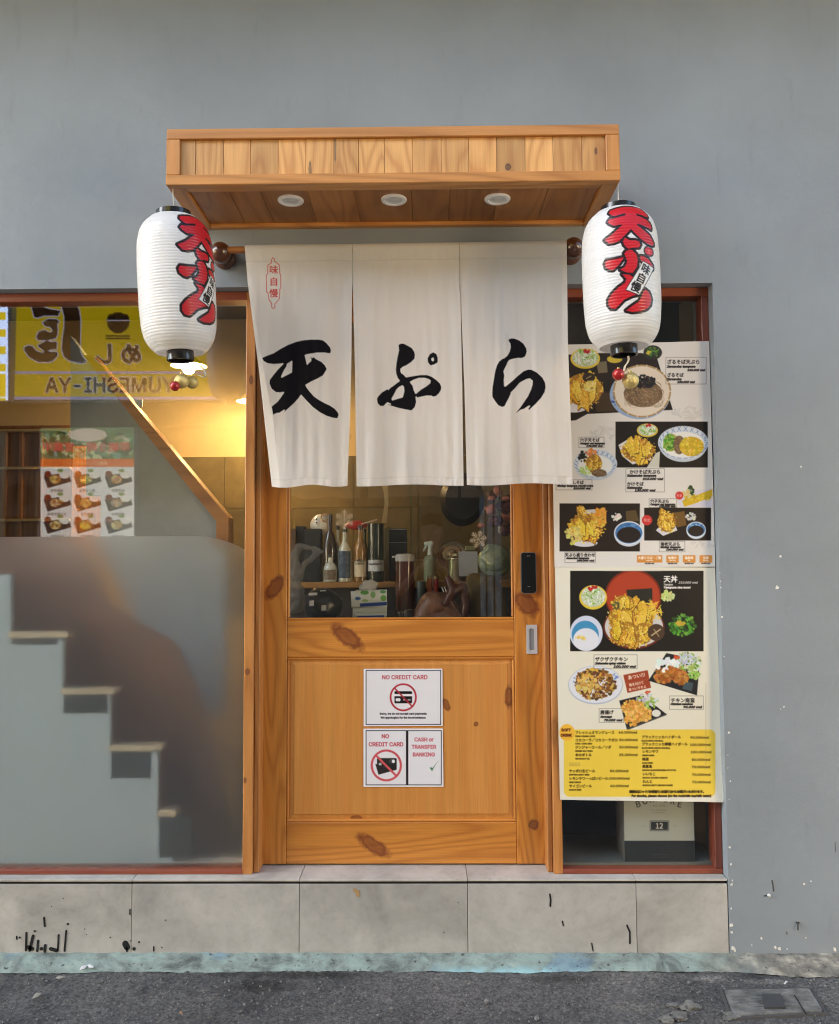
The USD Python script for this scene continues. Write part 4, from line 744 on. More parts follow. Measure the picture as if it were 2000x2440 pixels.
darkphoto(PA, *T(140, 825), *T(930, 1297), (34, 24, 18)); PA.poly([T(*p) for p in [(380, 890), (505, 880), (520, 1010), (400, 1010)]], (206, 204, 210)); PA.poly([T(*p) for p in [(790, 900), (890, 890), (925, 1000), (800, 1000)]], (92, 74, 44)); c = T(390, 1215); PA.ell(c[0], c[1], 30, 9, (214, 212, 220)); c = T(400, 1060); tempura(PA, c[0], c[1], 46, 38, 300); c = T(350, 890); tempura(PA, c[0], c[1], 12, 13, 40); c = T(280, 1140); crumb(PA, c[0], c[1], 20, 22, 60, [(222, 206, 120), (206, 190, 100)], 2, 6); crumb(PA, *T(550, 950), 16, 18, 50, [(220, 150, 50), (232, 170, 70)], 2, 5, 2)
c = T(700, 955); PA.rect(c[0]-24, c[1]-12, c[0]+22, c[1]+12, (30, 28, 30)); crumb(PA, c[0], c[1], 10, 9, 24, [(226, 222, 206), (240, 238, 226)], 2, 5)
def cup(cv, c, rx, ry, clip=None):
    cv.ell(c[0], c[1]+2.5, rx, ry, (206, 214, 226)); cv.ell(c[0], c[1], rx, ry*.93, (222, 228, 236)); cv.ell(c[0], c[1], rx*.92, ry*.83, (72, 126, 186)); crumb(cv, c[0], c[1]-ry*.5, rx*.7, ry*.22, 26, [(140, 180, 220), (50, 96, 160)], 1, 2.5); cv.ell(c[0], c[1]+ry*.16, rx*.80, ry*.62, (34, 24, 22))
cup(PA, T(822, 1115), 35, 30)
tbox(PA, T, 1022, 778, 1295, 865, [('穴子天ぷら', .30, 8, 'l', 1), ('Conger eel tempura', .68, 4, 'l', 0), ('120.000 vnd', .88, 4, 'r', 0)])
PA.poly([T(*p) for p in [(1300, 800), (1500, 690), (1645, 680), (1645, 860), (1330, 860)]], (214, 210, 222)); PA.poly([T(*p) for p in [(1345, 800), (1500, 740), (1645, 683), (1645, 755), (1500, 815), (1372, 858)]], (214, 180, 40)); crumb(PA, *T(1500, 770), 34, 7, 60, [(224, 196, 60), (196, 160, 30)], 1, 3, 1.6); crumb(PA, *T(1430, 700), 8, 11, 30, [(40, 70, 34), (60, 96, 46)], 2, 4); crumb(PA, *T(1395, 730), 8, 8, 14, [(212, 196, 130)], 2, 5)
for q, r in (((1320, 747), 9.6), ((1002, 990), 12.2)): pass
darkphoto(PA, *T(975, 868), *T(1632, 1190), (30, 22, 17)); PA.poly([T(*p) for p in [(1230, 920), (1370, 900), (1390, 1040), (1300, 1060)]], (112, 82, 36)); c = T(1190, 1090); PA.poly([T(*p) for p in [(1090, 1090), (1240, 930), (1300, 1090), (1160, 1145)]], (218, 214, 222)); c = T(1195, 1010); tempura(PA, c[0], c[1], 26, 27, 160); tempura(PA, *T(1150, 910), 9, 10, 30); c = T(1440, 955); crumb(PA, c[0], c[1], 12, 8, 26, [(224, 222, 214), (200, 200, 196)], 2, 4); cup(PA, T(1485, 1082), 23, 20)
for q, r, t_ in (((1320, 747), 9.6, '数量'), ((1002, 990), 12.2, '限定')): c = T(*q); PA.ell(c[0], c[1], r, r, (208, 58, 54)); PA.text(c[0], c[1], t_, r*.6, (240, 210, 205), 'mm')
tbox(PA, T, 1122, 1197, 1375, 1302, [('海老天ぷら', .28, 8.4, 'l', 1), ('Shrimp tempura', .58, 4.2, 'l', 0), ('180.000 vnd', .80, 4.2, 'r', 0)])
tbox(PA, T, 192, 1305, 495, 1408, [('天ぷら盛り合わせ', .27, 8.2, 'm', 1), ('Assorted tempura', .60, 4.2, 'l', 0), ('250.000 vnd', .82, 4.2, 'r', 0)])
for x0, x1, t_, u_, pr_ in ((903, 1152, '大盛りそば・ご飯', 'Large soba', '50.000 vnd'), (1193, 1313, '味噌汁', 'Miso soup', '20.000 vnd'), (1355, 1478, '温泉卵', 'Egg', '20.000 vnd'), (1520, 1643, '生卵', 'Raw egg', '10.000 vnd')):
    a, b = T(x0, 1336), T(x1, 1406); PA.rect(*a, *b, (214, 144, 66)); PA.text((a[0]+b[0])/2, a[1]+6, t_, 6, (248, 236, 220), 'mm', bold=.2); PA.text((a[0]+b[0])/2, a[1]+12.4, u_, 2.4, (244, 228, 208), 'mm', lat=True, bold=.2); PA.text((a[0]+b[0])/2, b[1]+2.4, pr_, 3, (40, 34, 30), 'mm', lat=True, slant=.2, bold=.3)
PAPER = print_mat('laminated_paper', .42, .45, coat=.15)
def poster(name, label, cv, corners, yf, cat='poster', group=None, step=1.15, m=None):
    V, F, px, py = printed(corners, step, yf)
    return single(name, trimesh.Trimesh(V, F, process=False), m or PAPER, label, cat, True, group, cols=cv.sample(px, py, .4*step))
PY = FY-.005
poster('menu_poster', 'upper menu poster with noodle bowls and tempura photos on a pale ground', PA, [(1312, 822), (1690.5, 812.5), (1705, 1350.5), (1322, 1352)],
       lambda u, v: PY-.004-.003*np.sin(u*5+v*3)*(1-v)-.004*np.clip((u-.85)/.15, 0, 1)**2*np.clip((.3-v)/.3, 0, 1)-.002*np.cos(v*9+u*2))
PB = Canvas(1312, 1340, 1736, 1924, 3.2, (230, 226, 208))

T = zt(1320, 1340, 4.133)
darkphoto(PB, *T(162, 85), *T(1475, 875), (20, 17, 15)); c = T(782, 335); PB.ell(c[0], c[1], 67, 64, (120, 38, 20)); PB.ell(c[0], c[1]+1, 63, 60, (176, 62, 34)); PB.rect(T(500, 60)[0], T(0, 60)[1], T(1060, 85)[0], T(0, 85)[1]-.2, (230, 226, 208)); PB.poly([T(*p) for p in [(715, 270), (970, 255), (972, 430), (740, 410)]], (36, 36, 30))
c = T(388, 345); salad(PB, c[0], c[1], 33, 29); c = T(320, 700); PB.ell(c[0], c[1], 39, 42, (212, 218, 236)); c = T(310, 720); PB.ell(c[0], c[1]-2, 32, 33, (66, 144, 190)); c = T(318, 760); PB.ell(c[0], c[1], 30, 27, (226, 228, 236)); crumb(PB, *T(270, 745), 16, 5, 20, [(230, 198, 90), (236, 212, 120)], 1.5, 4)
PB.rect(T(100, 0)[0], T(0, 500)[1], T(162, 0)[0]-.3, T(0, 875)[1], (230, 226, 208)); PB.rect(T(162, 0)[0], T(0, 876)[1], T(520, 0)[0], T(0, 905)[1], (230, 226, 208))
c = T(790, 640); PB.ell(c[0], c[1], 73, 52, (104, 40, 22)); PB.ell(c[0], c[1]-1, 69, 48, (206, 204, 206)); c = T(790, 560); tempura(PB, c[0]-6, c[1], 62, 52, 420); tempura(PB, *T(700, 700), 42, 34, 180); tempura(PB, *T(880, 700), 26, 30, 120); tempura(PB, *T(690, 400), 30, 22, 90); tempura(PB, *T(780, 810), 18, 12, 40); crumb(PB, *T(980, 480), 22, 22, 60, [(238, 206, 80), (226, 180, 60)], .8, 1.6, 8); PB.line([T(770, 470), T(790, 640), T(820, 790)], (128, 78, 30), 1.6)
c = T(1010, 690); PB.ell(c[0], c[1], 20, 20, (74, 54, 40)); PB.line([(c[0]-12, c[1]+8), (c[0]+11, c[1]-8)], (206, 186, 140), 3); PB.line([(c[0]-6, c[1]-8), (c[0]+7, c[1]+10)], (190, 168, 120), 2); crumb(PB, *T(610, 420), 7, 10, 16, [(80, 86, 50)], 1.5, 3.5)
c = T(1130, 335); crumb(PB, c[0], c[1], 16, 12, 26, [(190, 204, 120), (206, 216, 150)], 3, 7); c = T(1268, 620); crumb(PB, c[0], c[1], 31, 24, 130, [(60, 110, 40), (84, 150, 50), (40, 70, 30), (110, 170, 60)], 2, 6); crumb(PB, *T(1250, 600), 9, 7, 20, [(196, 170, 56)], 2, 5)
PB.text(*T(1080, 165), '天丼', 15, (240, 238, 232), 'lm', bold=.5); PB.text(*T(1420, 200), '210.000 vnd', 5, (236, 232, 226), 'rm', lat=True, slant=.22, bold=.45, sx=1.1); PB.text(*T(1080, 220), 'Tendon', 4.6, (236, 232, 226), 'lm', lat=True, slant=.2, bold=.45, sx=1.1); PB.text(*T(1080, 250), 'Tempura rice bowl', 4.8, (236, 232, 226), 'lm', lat=True, slant=.22, bold=.5, sx=1.15)
c = T(412, 1208); PB.ell(c[0], c[1], 65, 46, (178, 186, 204)); PB.ell(c[0], c[1]-1, 63, 44, (222, 224, 230)); crumb(PB, c[0]-46, c[1]-10, 8, 10, 12, [(120, 146, 200)], 1, 3); crumb(PB, c[0]+46, c[1]-18, 8, 10, 12, [(120, 146, 200)], 1, 3); c = T(405, 1200); crumb(PB, c[0], c[1], 49, 36, 420, [(176, 130, 54), (140, 92, 38), (206, 166, 80), (112, 70, 30), (90, 56, 26)], 1.2, 4, 1.6); crumb(PB, *T(330, 1200), 26, 20, 40, [(198, 156, 70), (220, 186, 100)], 2, 6, 1.6); crumb(PB, *T(380, 1090), 22, 10, 30, [(214, 168, 70), (96, 62, 34)], 2, 5, 1.6)
tbox(PB, T, 395, 910, 823, 1048, [('ザクザクチキン', .33, 10, 'l', 1), ('Zakuzaku spicy chiken', .64, 4.6, 'l', 0), ('100.000 vnd', .86, 5.4, 'r', 0)])
PB.poly([T(*p) for p in [(686, 1110), (925, 1062), (958, 1235), (727, 1287)]], (158, 64, 36)); PB.line([T(712, 1197), T(940, 1150)], (222, 178, 150), .6); PB.text(*T(815, 1122), 'あつい!!!', 9.5, (246, 230, 214), 'mm', rot=11, bold=.4); PB.text(*T(815, 1197), '気を付けて', 6.4, (240, 216, 196), 'mm', rot=11, bold=.2); PB.text(*T(825, 1240), 'あついですよ', 6.4, (240, 216, 196), 'mm', rot=11, bold=.2)
PB.poly([T(*p) for p in [(1110, 895), (1440, 960), (1410, 1310), (932, 1165)]], (26, 30, 34)); PB.poly([T(*p) for p in [(1300, 1170), (1375, 1190), (1360, 1270), (1265, 1245)]], (66, 84, 92)); c = T(1330, 990); crumb(PB, c[0], c[1], 28, 24, 130, [(200, 216, 180), (150, 188, 90), (222, 226, 224), (110, 150, 60)], 2, 5, 1.6); crumb(PB, *T(1320, 950), 20, 12, 60, [(216, 218, 230), (190, 194, 204)], 1, 2.4, 3); crumb(PB, *T(1380, 1110), 14, 10, 40, [(140, 186, 76), (170, 206, 110)], 2, 4); crumb(PB, *T(1210, 935), 6, 7, 10, [(206, 84, 40)], 2, 4)
for q, r in (((1075, 1120), 19), ((1250, 1140), 17), ((1165, 1070), 19)): crumb(PB, *T(*q), r, r*.95, 90, [(178, 110, 44), (150, 84, 32), (200, 136, 64)], 2, 6)
crumb(PB, *T(1120, 1010), 26, 14, 50, [(236, 236, 238), (226, 228, 232)], 3, 8); crumb(PB, *T(1165, 1075), 15, 11, 40, [(170, 100, 40), (190, 124, 56)], 2, 5)
tbox(PB, T, 1140, 1315, 1475, 1450, [('チキン南蛮', .33, 10.4, 'l', 1), ('Chicken namban', .60, 4.6, 'l', 0), ('90.000 vnd', .83, 5.2, 'r', 0)])
PB.poly([T(*p) for p in [(646, 1362), (870, 1308), (1112, 1498), (722, 1650)]], (30, 30, 30)); PB.poly([T(*p) for p in [(722, 1630), (1112, 1490), (1112, 1504), (722, 1655)]], (70, 70, 66))
c = T(910, 1370); crumb(PB, c[0], c[1], 26, 18, 80, [(190, 210, 130), (216, 220, 216), (150, 186, 80), (196, 180, 200)], 1.4, 4, 1.8); crumb(PB, *T(930, 1280), 6, 4, 8, [(206, 84, 50)], 2, 3); c = T(1010, 1487); PB.ell(c[0], c[1], 10.5, 8.5, (226, 226, 216))
for q, r in (((755, 1430), 20), ((775, 1540), 19), ((890, 1500), 19), ((830, 1420), 14)): crumb(PB, *T(*q), r, r*.85, 100, [(226, 170, 74), (206, 142, 54), (238, 192, 104)], 2, 5)
tbox(PB, T, 447, 1440, 690, 1577, [('唐揚げ', .28, 9.6, 'l', 1), ('Karaage', .62, 4.6, 'l', 0), ('70.000 vnd', .84, 5, 'r', 0)])
T = zt(1320, 1720, 4.133)
a, b = T(100, 76), T(1592, 738); PB.rrect(*a, *b, 14, (238, 206, 72)); c = T(130, 106); PB.ell(c[0], c[1], 18.2, 20, (240, 186, 60)); BR_ = (96, 44, 18)
PB.text(*T(122, 82), 'SOFT', 6.4, BR_, 'mm', lat=True, bold=.6); PB.text(*T(124, 134), 'DRINK', 6.4, BR_, 'mm', lat=True, bold=.6)
YI = (66, 46, 8)
for x, y, jp, en, prx, pr_ in ((210, 106, 'フレッシュオランジュース', 'FRESH ORANGE JUICE', 825, '40.000vnd'), (210, 180, 'コカコーラ／コカコーラゼロ', 'COKE / COKE ZERO', 828, '30.000vnd'), (210, 252, 'ジンジャーエール／ソダ', 'GINGER ALE / SODA', 830, '30.000vnd'), (212, 327, '水のボトル', 'WATER BOTTLE', 828, '25.000vnd'),
                              (150, 485, 'サッポロ生ビール', 'SAPPORO DRAFT BEER', 738, '50.000vnd'), (150, 559, 'レモンサワーっぱいビール', 'HARD LEMON', 750, '100.000vnd'), (150, 633, 'サイゴンビール', 'SAIGON BEER', 740, '40.000vnd'),
                              (865, 150, 'ブラックニッカハイボール', 'BLACK NIKKA HIGHBALL', 1530, '90.000vnd'), (867, 221, 'ブラックニッカ檸檬ハイボール', 'BLACK NIKKA LEMON HIGHBALL', 1548, '100.000vnd'), (870, 294, 'レモンサワ', 'LEMON SAWA', 1556, '100.000vnd'), (870, 369, '梅酒', 'PLUM WINE', 1544, '80.000vnd'),
                              (872, 441, '黒霧島', 'SHOCHU KUROKIRISHIMA (POTATO)', 1542, '70.000vnd'), (874, 516, 'いいちこ', 'SHOCHU IICHIKO (BARLEY)', 1546, '70.000vnd'), (876, 590, 'れんと', 'SHOCHU LENTO (BROWN SUGAR)', 1548, '70.000vnd')):
    PB.text(*T(x, y), jp, 7, YI, 'lm', bold=.32); PB.text(*T(x, y+38), en, 3.2, YI, 'lm', lat=True, bold=.4); PB.text(*T(prx, y+(6 if x > 800 else 0)), pr_, 5.6, YI, 'rm', lat=True, bold=.34, sx=1.1)
PB.text(*T(150, 420), 'BEER', 8, (150, 120, 40), 'lm', lat=True, bold=.3); PB.text(*T(150, 420), 'BEER', 8, (228, 200, 96), 'lm', lat=True)
PB.text(*T(1500, 690), '焼酎は[ロック/お茶割り/水割り]からお選びいただけます。', 6.2, (50, 34, 8), 'rm', bold=.5); PB.text(*T(1556, 732), 'For shochu, please choose [on the rock/with tea/with water]', 5, (50, 34, 8), 'rm', lat=True, bold=.5)
PB.line([T(1498, -380), T(1498, 480)], (150, 140, 110), .5)
poster('menu_poster', 'lower menu poster with a tempura rice bowl photo and yellow drinks list', PB, [(1322.5, 1350), (1704.5, 1352), (1725, 1912), (1335, 1906)],
       lambda u, v: PY-.0005-.0025*np.clip(v*8, 0, 1)-.016*np.clip((v-.72)/.28, 0, 1)**2*np.clip((u-.3)/.7, 0, 1)-.0015*np.sin(v*11+u*3))

# ------------------------------------------------------------------ card signs on the door
S1 = Canvas(862, 1588, 1062, 1882, 5, (236, 236, 240)); T = zt(860, 1580, 7.06)
INKR = (182, 62, 70)
S1.rect(*T(84, 120), *T(1350, 1040), (228, 227, 231), (24, 20, 22), 1.9)
S1.text(*T(740, 240), 'NO CREDIT CARD', 9.6, INKR, 'mm', lat=True, bold=.45, sx=1.0)
c = T(715, 577)
def card1():
    S1.rrect(*T(567, 474), *T(862, 676), 2., (22, 16, 16)); S1.rect(*T(560, 522), *T(870, 558), (232, 231, 235)); q = T(610, 618); S1.ell(q[0], q[1], 3.4, 4, (232, 230, 234)); q = T(645, 618); S1.ell(q[0], q[1], 3.4, 4, (232, 230, 234)); S1.line([T(712, 620), T(760, 620)], (230, 228, 232), 1.8); S1.line([T(790, 620), T(838, 620)], (230, 228, 232), 1.8)
card1(); S1.ell(c[0], c[1], 32.2, 33.2, None, (176, 44, 58), 4.2); S1.line([T(560, 415), T(872, 738)], (176, 44, 58), 3.8)
S1.text(*T(715, 858), 'Sorry, we do not accept card payments', 4.6, (56, 52, 56), 'mm', lat=True, bold=.4); S1.text(*T(715, 924), 'We appologize for the inconvenience', 4.6, (56, 52, 56), 'mm', lat=True, bold=.4)
S1.rect(*T(84, 1132), *T(1362, 2056), (228, 228, 233), (24, 20, 22), 1.9); S1.rect(*T(762, 1132), *T(798, 2050), (30, 22, 26))
for t_, y in (('NO', 1232), ('CREDIT CARD', 1368)): S1.text(*T(425 if y > 1300 else 415, y), t_, 9.4, (190, 82, 92), 'mm', lat=True, bold=.6, sx=.98)
for t_, y in (('CASH or', 1288), ('TRANSFER', 1412), ('BANKING', 1540)): S1.text(*T(1062, y), t_, 9, (196, 96, 106), 'mm', lat=True, bold=.6, sx=.96)
S1.poly([T(*p) for p in [(247, 1700), (560, 1740), (590, 1800), (298, 1880)]], (46, 42, 40)); S1.rrect(*T(272, 1600), *T(603, 1800), 2.4, (40, 37, 36)); q = T(512, 1654); S1.ell(q[0], q[1], 3.6, 4, None, (180, 180, 180), .6); q = T(548, 1654); S1.ell(q[0], q[1], 3.8, 4.2, (236, 236, 238)); S1.rrect(*T(303, 1680), *T(348, 1720), 1, (190, 190, 188)); S1.text(*T(440, 1752), 'CREDIT CARD', 2., (120, 116, 112), 'mm', lat=True)
c = T(430, 1723); S1.ell(c[0], c[1], 37.2, 38, None, (204, 84, 92), 5.2); S1.line([T(262, 1560), T(590, 1890)], (206, 88, 92), 5.2)
S1.poly([T(*p) for p in [(1160, 1762), (1185, 1752), (1202, 1775), (1312, 1635), (1240, 1740), (1205, 1812), (1192, 1812)]], (74, 132, 92))
SIGNP = print_mat('laminated_sign', .3, .5, coat=.3)
SPY = DY+.008-.0025
poster('door_sign', 'upper white NO CREDIT CARD notice with a red crossed card on the door panel', S1, [(867, 1594), (1054.5, 1593.5), (1055.5, 1730), (867, 1730.5)], lambda u, v: SPY+0*u, 'sign', step=.9, m=SIGNP)
poster('door_sign', 'lower white notice saying CASH or TRANSFER BANKING on the door panel', S1, [(866.5, 1736.5), (1055.5, 1736), (1057, 1875), (866.5, 1875.5)], lambda u, v: SPY+0*u, 'sign', step=.9, m=SIGNP)

# ------------------------------------------------------------------ things behind the glass of the right window
WB = Canvas(1480, 1880, 1662, 2064, 5, (40, 46, 50)); T = zt(1320, 1720, 4.133)
WB.rect(1480, 1870, 1662, T(0, 1172)[1], (180, 182, 170))
wi = (58, 62, 62)
arc = 'BOWMORE'
for i, ch in enumerate(arc):
    t = (i-3)/3.0; WB.text(T(1035+t*205, 0)[0], T(0, 758+55*t*t)[1], ch, 17, wi, 'mm', bold=.4, rot=-14*t)
WB.text(*T(1037, 828), '— Est. 1779 —', 6, (110, 112, 106), 'mm'); WB.text(*T(1035, 872), 'ISLAY SINGLE MALT', 4, (120, 122, 114), 'mm', bold=.1); WB.text(*T(1035, 897), 'SCOTCH WHISKY', 3.6, (120, 122, 114), 'mm', bold=.1)
WB.rrect(*T(946, 974), *T(1135, 1076), 2, (60, 66, 68)); WB.rrect(*T(951, 980), *T(1130, 1070), 2, (200, 200, 188)); WB.rrect(*T(956, 985), *T(1125, 1065), 1.6, (36, 42, 48)); WB.text(*T(1040, 1026), '12', 15, (236, 226, 214), 'mm', bold=.3)
WB.text(*T(890, 1026), 'AGED', 3, (130, 130, 122), 'mm'); WB.text(*T(1195, 1026), 'YEARS', 3, (130, 130, 122), 'mm'); WB.text(*T(1045, 1308), 'ISLAY SINGLE MALT SCOTCH WHISKY', 2., (120, 124, 124), 'mm'); WB.text(*T(1045, 1338), 'DISTILLED AND BOTTLED IN SCOTLAND', 1.6, (120, 124, 124), 'mm')
wy = .10; wx0, wz0 = XZ(1489, 2054, wy); wx1 = XZ(1655, 1960, wy)[0]; wz1 = XZ(1500, 1850, wy)[1]
wz0 = ZS+.029
wbx = thing('whisky_box', 'grey and dark whisky carton marked 12 behind the narrow right window', 'box', ((wx0+wx1)/2, wy+.06, wz0))
CART = mat('dark_carton', (.06, .066, .07), .6); obj('carton', bx(wx0, wx1, wy+.001, wy+.14, wz0, wz1, .001), mat('grey_carton', (.15, .155, .145), .6), wbx)
V, F, px, py = printed([(1487, 1890), (1653, 1890), (1656, 2054), (1489, 2054)], 1.2, lambda u, v: wy+0*u)
obj('printed_front', trimesh.Trimesh(V, F, process=False), print_mat('carton_print', .5), wbx, cols=WB.sample(px, py))

# ------------------------------------------------------------------ the room behind the wide window
STW = wood('stair_wood', 'z', (.135, .048, .018), (.08, .028, .010), rings=40., vary=.1, seed=60, coat=.2)
PLA = mat('pale_plaster', (.34, .40, .42), .75, var=.04)
SY = .18
zig = [(-260, 1370), (25, 1370), (25, 1506), (150, 1506), (150, 1640), (262, 1640), (262, 1775), (376, 1775), (376, 1930), (412, 1930), (412, 2060), (-260, 2060)]
stc = thing('staircase', 'dark wooden stair seen blurred through the frosted film of the wide window', 'staircase', at(250, 2060, SY))
obj('stair_side', prism(pxpoly(zig, SY), SY, SY+.03), PLA, stc)
xs_ = [25, 150, 262, 376]; ys_ = [1506, 1640, 1775, 1930]
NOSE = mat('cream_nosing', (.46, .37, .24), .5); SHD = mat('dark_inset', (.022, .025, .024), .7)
for i in range(4):
    x0 = at(xs_[i]-2, ys_[i], SY)[0]; x1 = at(xs_[i]+(140, 128, 126, 46)[i], ys_[i], SY)[0]; zt_ = at(xs_[i], ys_[i], SY)[2]
    obj('tread', bx(x0, x1, SY-.012, SY+.06, zt_-.022, zt_+.0005, .002), NOSE, stc)
    x0i, x1i = at(xs_[i]+6, ys_[i], SY)[0], at(xs_[i]+(112, 106, 98, 84)[i], ys_[i], SY)[0]
    hh = (.022, .07, .10, .15)[i]
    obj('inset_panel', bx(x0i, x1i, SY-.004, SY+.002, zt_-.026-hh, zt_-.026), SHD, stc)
    obj('riser', bx(x0-.004, x0+.010, SY+.031, SY+.06, zt_+.001, zt_+.24), STW, stc)
obj('back_boarding', prism(pxpoly([(-330, 1282), (150, 1282), (215, 1330), (262, 1440), (420, 1530), (480, 1660), (520, 1800), (540, 1930), (545, 2045), (-330, 2045)], .40), .40, .42), STW, stc)
hy = 1.02
par = pxpoly([(168, 800), (168, 1059), (205, 1059), (205, 1180), (240, 1180), (240, 1290), (330, 1480), (470, 1700), (540, 1700), (540, 1240), (518, 1240), (214, 862), (190, 830)], hy)
obj('parapet', prism(par, hy, hy+.06), mat('blue_grey_plaster', (.44, .50, .52), .7), stc)
hr = thing('handrail', 'straight wooden handrail sloping down towards the door behind the wide window', 'handrail', at(533, 1290, hy))
HW = wood('handrail_wood', 'x', (.56, .27, .085), (.30, .12, .035), rings=30., vary=.05, seed=66)
obj('rail', prism(pxpoly([(205, 850), (228, 850), (352, 1000), (548, 1234), (548, 1240), (520, 1244), (330, 1008)], hy), hy-.03, hy+.07), HW, hr)
obj('newel_post', prism(pxpoly([(519, 1243.5), (548, 1240.5), (548, 1297), (519, 1297)], hy), hy-.03, hy+.07), HW, hr)
obj('bracket', prism(pxpoly([(338, 956), (345, 956), (345, 972), (340, 976), (325, 958), (328, 954)], hy), hy-.04, hy-.031), SIL, hr)
BULB = usdkit.material(stage, L+'lit_bulb', {'e': ('emission', {'color': (1., .66, .28), 'strength': 115.})}, surface='e.emission')
SHADE = mat('white_shade', (.62, .46, .27), .45, var=.02)
def pendant(c, label):
    t = thing('pendant_lamp', label, 'lamp', c, 'pendant lamps lit in the room')
    obj('shade', lathe([(.100, 0), (.086, .010), (.050, .038), (.020, .070), (.014, .085), (.0001, .087)], c, 36), SHADE, t, 50)
    s = trimesh.creation.icosphere(3, .034); s.apply_translation(np.array(c)+[0, 0, -.014]); obj('bulb', s, BULB, t, True)
    obj('cord', cyl(np.array(c)+[0, 0, .085], (c[0], c[1], 3.04), .003, n=6), BLK, t)
    return t
pc = at(450, 872, 1.5); pd = pendant(pc, 'lit pendant lamp behind the bottom of the left lantern')
dup(pd, at(603, 957, 1.9), 'pendant lamp whose white shade edge shows beside the left door post')

# ------------------------------------------------------------------ things on the shelf and counter behind the door glass
def item(name, label, cat, base, group=None): return thing(name, label, cat, base, group)
SHY = .66
szt = float(at(900, 1387, SHY)[2]); szb = float(at(900, 1401, SHY)[2])
SHW = wood('shelf_wood', 'x', (.36, .19, .055), (.24, .10, .03), rings=30., vary=.05, seed=70)
shf = thing('shelf', 'wooden counter shelf carrying the bottles behind the door glass', 'shelf', (.0, SHY+.15, szb))
obj('board', bx(xd0+.0, xd1-.02, SHY, SHY+.36, szb, szt, .003), SHW, shf)
obj('front_panel', bx(xd0+.0, xd1-.02, SHY+.03, SHY+.05, ZS, szb-.001), mat('dark_counter', (.035, .028, .022), .6), shf)
sby = .36; sbz = float(at(900, 1478, sby)[2])
sill2 = thing('counter', 'dark low counter just behind the door glass', 'counter', (.0, sby, ZS))
obj('top', bx(xd0, xd1-.01, .24, SHY-.02, sbz-.03, sbz, .003), mat('glossy_dark_top', (.03, .03, .03), .15, coat=.4), sill2)
obj('front', bx(xd0, xd1-.01, .26, .28, ZS, sbz-.031), mat('dark_counter', (.035, .028, .022), .6), sill2)
def pxw(px0, px1, Y, py=1380): return float(at(px0, py, Y)[0]), float(at(px1, py, Y)[0])
def pz_(py, Y, px=900): return float(at(px, py, Y)[2])
def bottle(px0, px1, pyt, Y, prof, m, label, capm=None, lab=None, base=None, name='bottle'):
    x0, x1 = pxw(px0, px1, Y); r = (x1-x0)/2; cx = (x0+x1)/2; b = szt if base is None else base; h = pz_(pyt, Y)-b
    c = (cx, Y, b+.0005); t = item(name, label, 'bottle', c, 'bottles on the shelf')
    mm = lathe([(max(q*r, 1e-4), z*h) for q, z in prof], c, 28); mm.fix_normals(); obj('glass', mm, m, t, 40)
    if capm: obj('cap', cyl((cx, Y, b+h*.999), (cx, Y, b+h*1.085), r*.36, n=16), capm, t, 40)
    if lab:
        z0, z1, lm = lab; k = 1.012*r
        a = np.linspace(-1.1, 1.1, 16); V = np.array([[cx+k*math.sin(q), Y-k*math.cos(q), b+h*z] for z in (z0, z1) for q in a]); obj('label', trimesh.Trimesh(V, grid_faces(2, 16), process=False), lm, t, True)
    return t
BOT = [(1e-3, .0), (.92, .0), (1, .02), (1, .58), (.92, .66), (.55, .76), (.36, .82), (.34, 1.), (1e-3, 1.)]
ROUND = [(1e-3, 0), (.85, 0), (1, .05), (1, .45), (.95, .6), (.7, .74), (.34, .82), (.34, 1.), (1e-3, 1.)]
CLR = mat('clear_bottle', (.50, .48, .34), .08, var=.3, scale=30, coat=.6); AMB = mat('amber_bottle', (.30, .15, .03), .1, var=.3, scale=30, coat=.6); GRN = mat('green_bottle', (.05, .06, .02), .1, coat=.6); PALE = mat('pale_bottle', (.42, .43, .36), .12, var=.2, coat=.5); DRK = mat('brown_bottle', (.035, .022, .012), .12, coat=.5)
LCR = mat('cream_label', (.72, .60, .38), .6); LBL = mat('blue_label', (.05, .075, .11), .5, var=.5, scale=40); LGY = mat('grey_label', (.62, .62, .58), .6)
bottle(770, 803, 1238, .74, ROUND, DRK, 'dark round bottle left on the shelf with a tall neck', BLK)
bottle(771, 803, 1328, .70, ROUND, PALE, 'squat clear bottle left of the clear vodka bottle', BLK, (.1, .5, mat('faded_label', (.16, .12, .07), .6, var=.4, scale=60)))
bottle(795, 816, 1262, .78, ROUND, CLR, 'round shouldered clear bottle at the back of the shelf', mat('black_cap', (.02, .02, .02), .4))
bottle(806, 838, 1268, .71, BOT, CLR, 'tall clear bottle with a dark blue label', BLK, (.08, .62, LBL))
t = bottle(843, 875, 1262, .72, BOT, AMB, 'amber bottle with a cream label in the middle of the shelf', BLK, (.10, .40, LCR))
tm = cat_([meshkit.text_mesh('WILD', .011, .0004, True).apply_translation([.004, .013, 0]), meshkit.text_mesh('TURKEY', .0085, .0004, True)]); tm.apply_transform(trimesh.transformations.rotation_matrix(np.pi/2, [1, 0, 0])); x0, x1 = pxw(843, 875, .72); tm.apply_translation([x0+.006, .72-(x1-x0)/2*1.02-.0006, pz_(1345, .72)]); obj('lettering', tm, BLK, t)
bottle(862, 878, 1270, .80, BOT, GRN, 'green bottle half hidden behind the dark tube box', BLK)
x0, x1 = pxw(877, 915, .72); tb = item('whisky_tube', 'tall dark green tube box with a white band beside the bottles', 'box', ((x0+x1)/2, .72, szt))
obj('tube', cyl(((x0+x1)/2, .72, szt), ((x0+x1)/2, .72, pz_(1248, .72)), (x1-x0)/2, n=36), mat('dark_green_tube', (.018, .024, .014), .25, coat=.4), tb, 40)
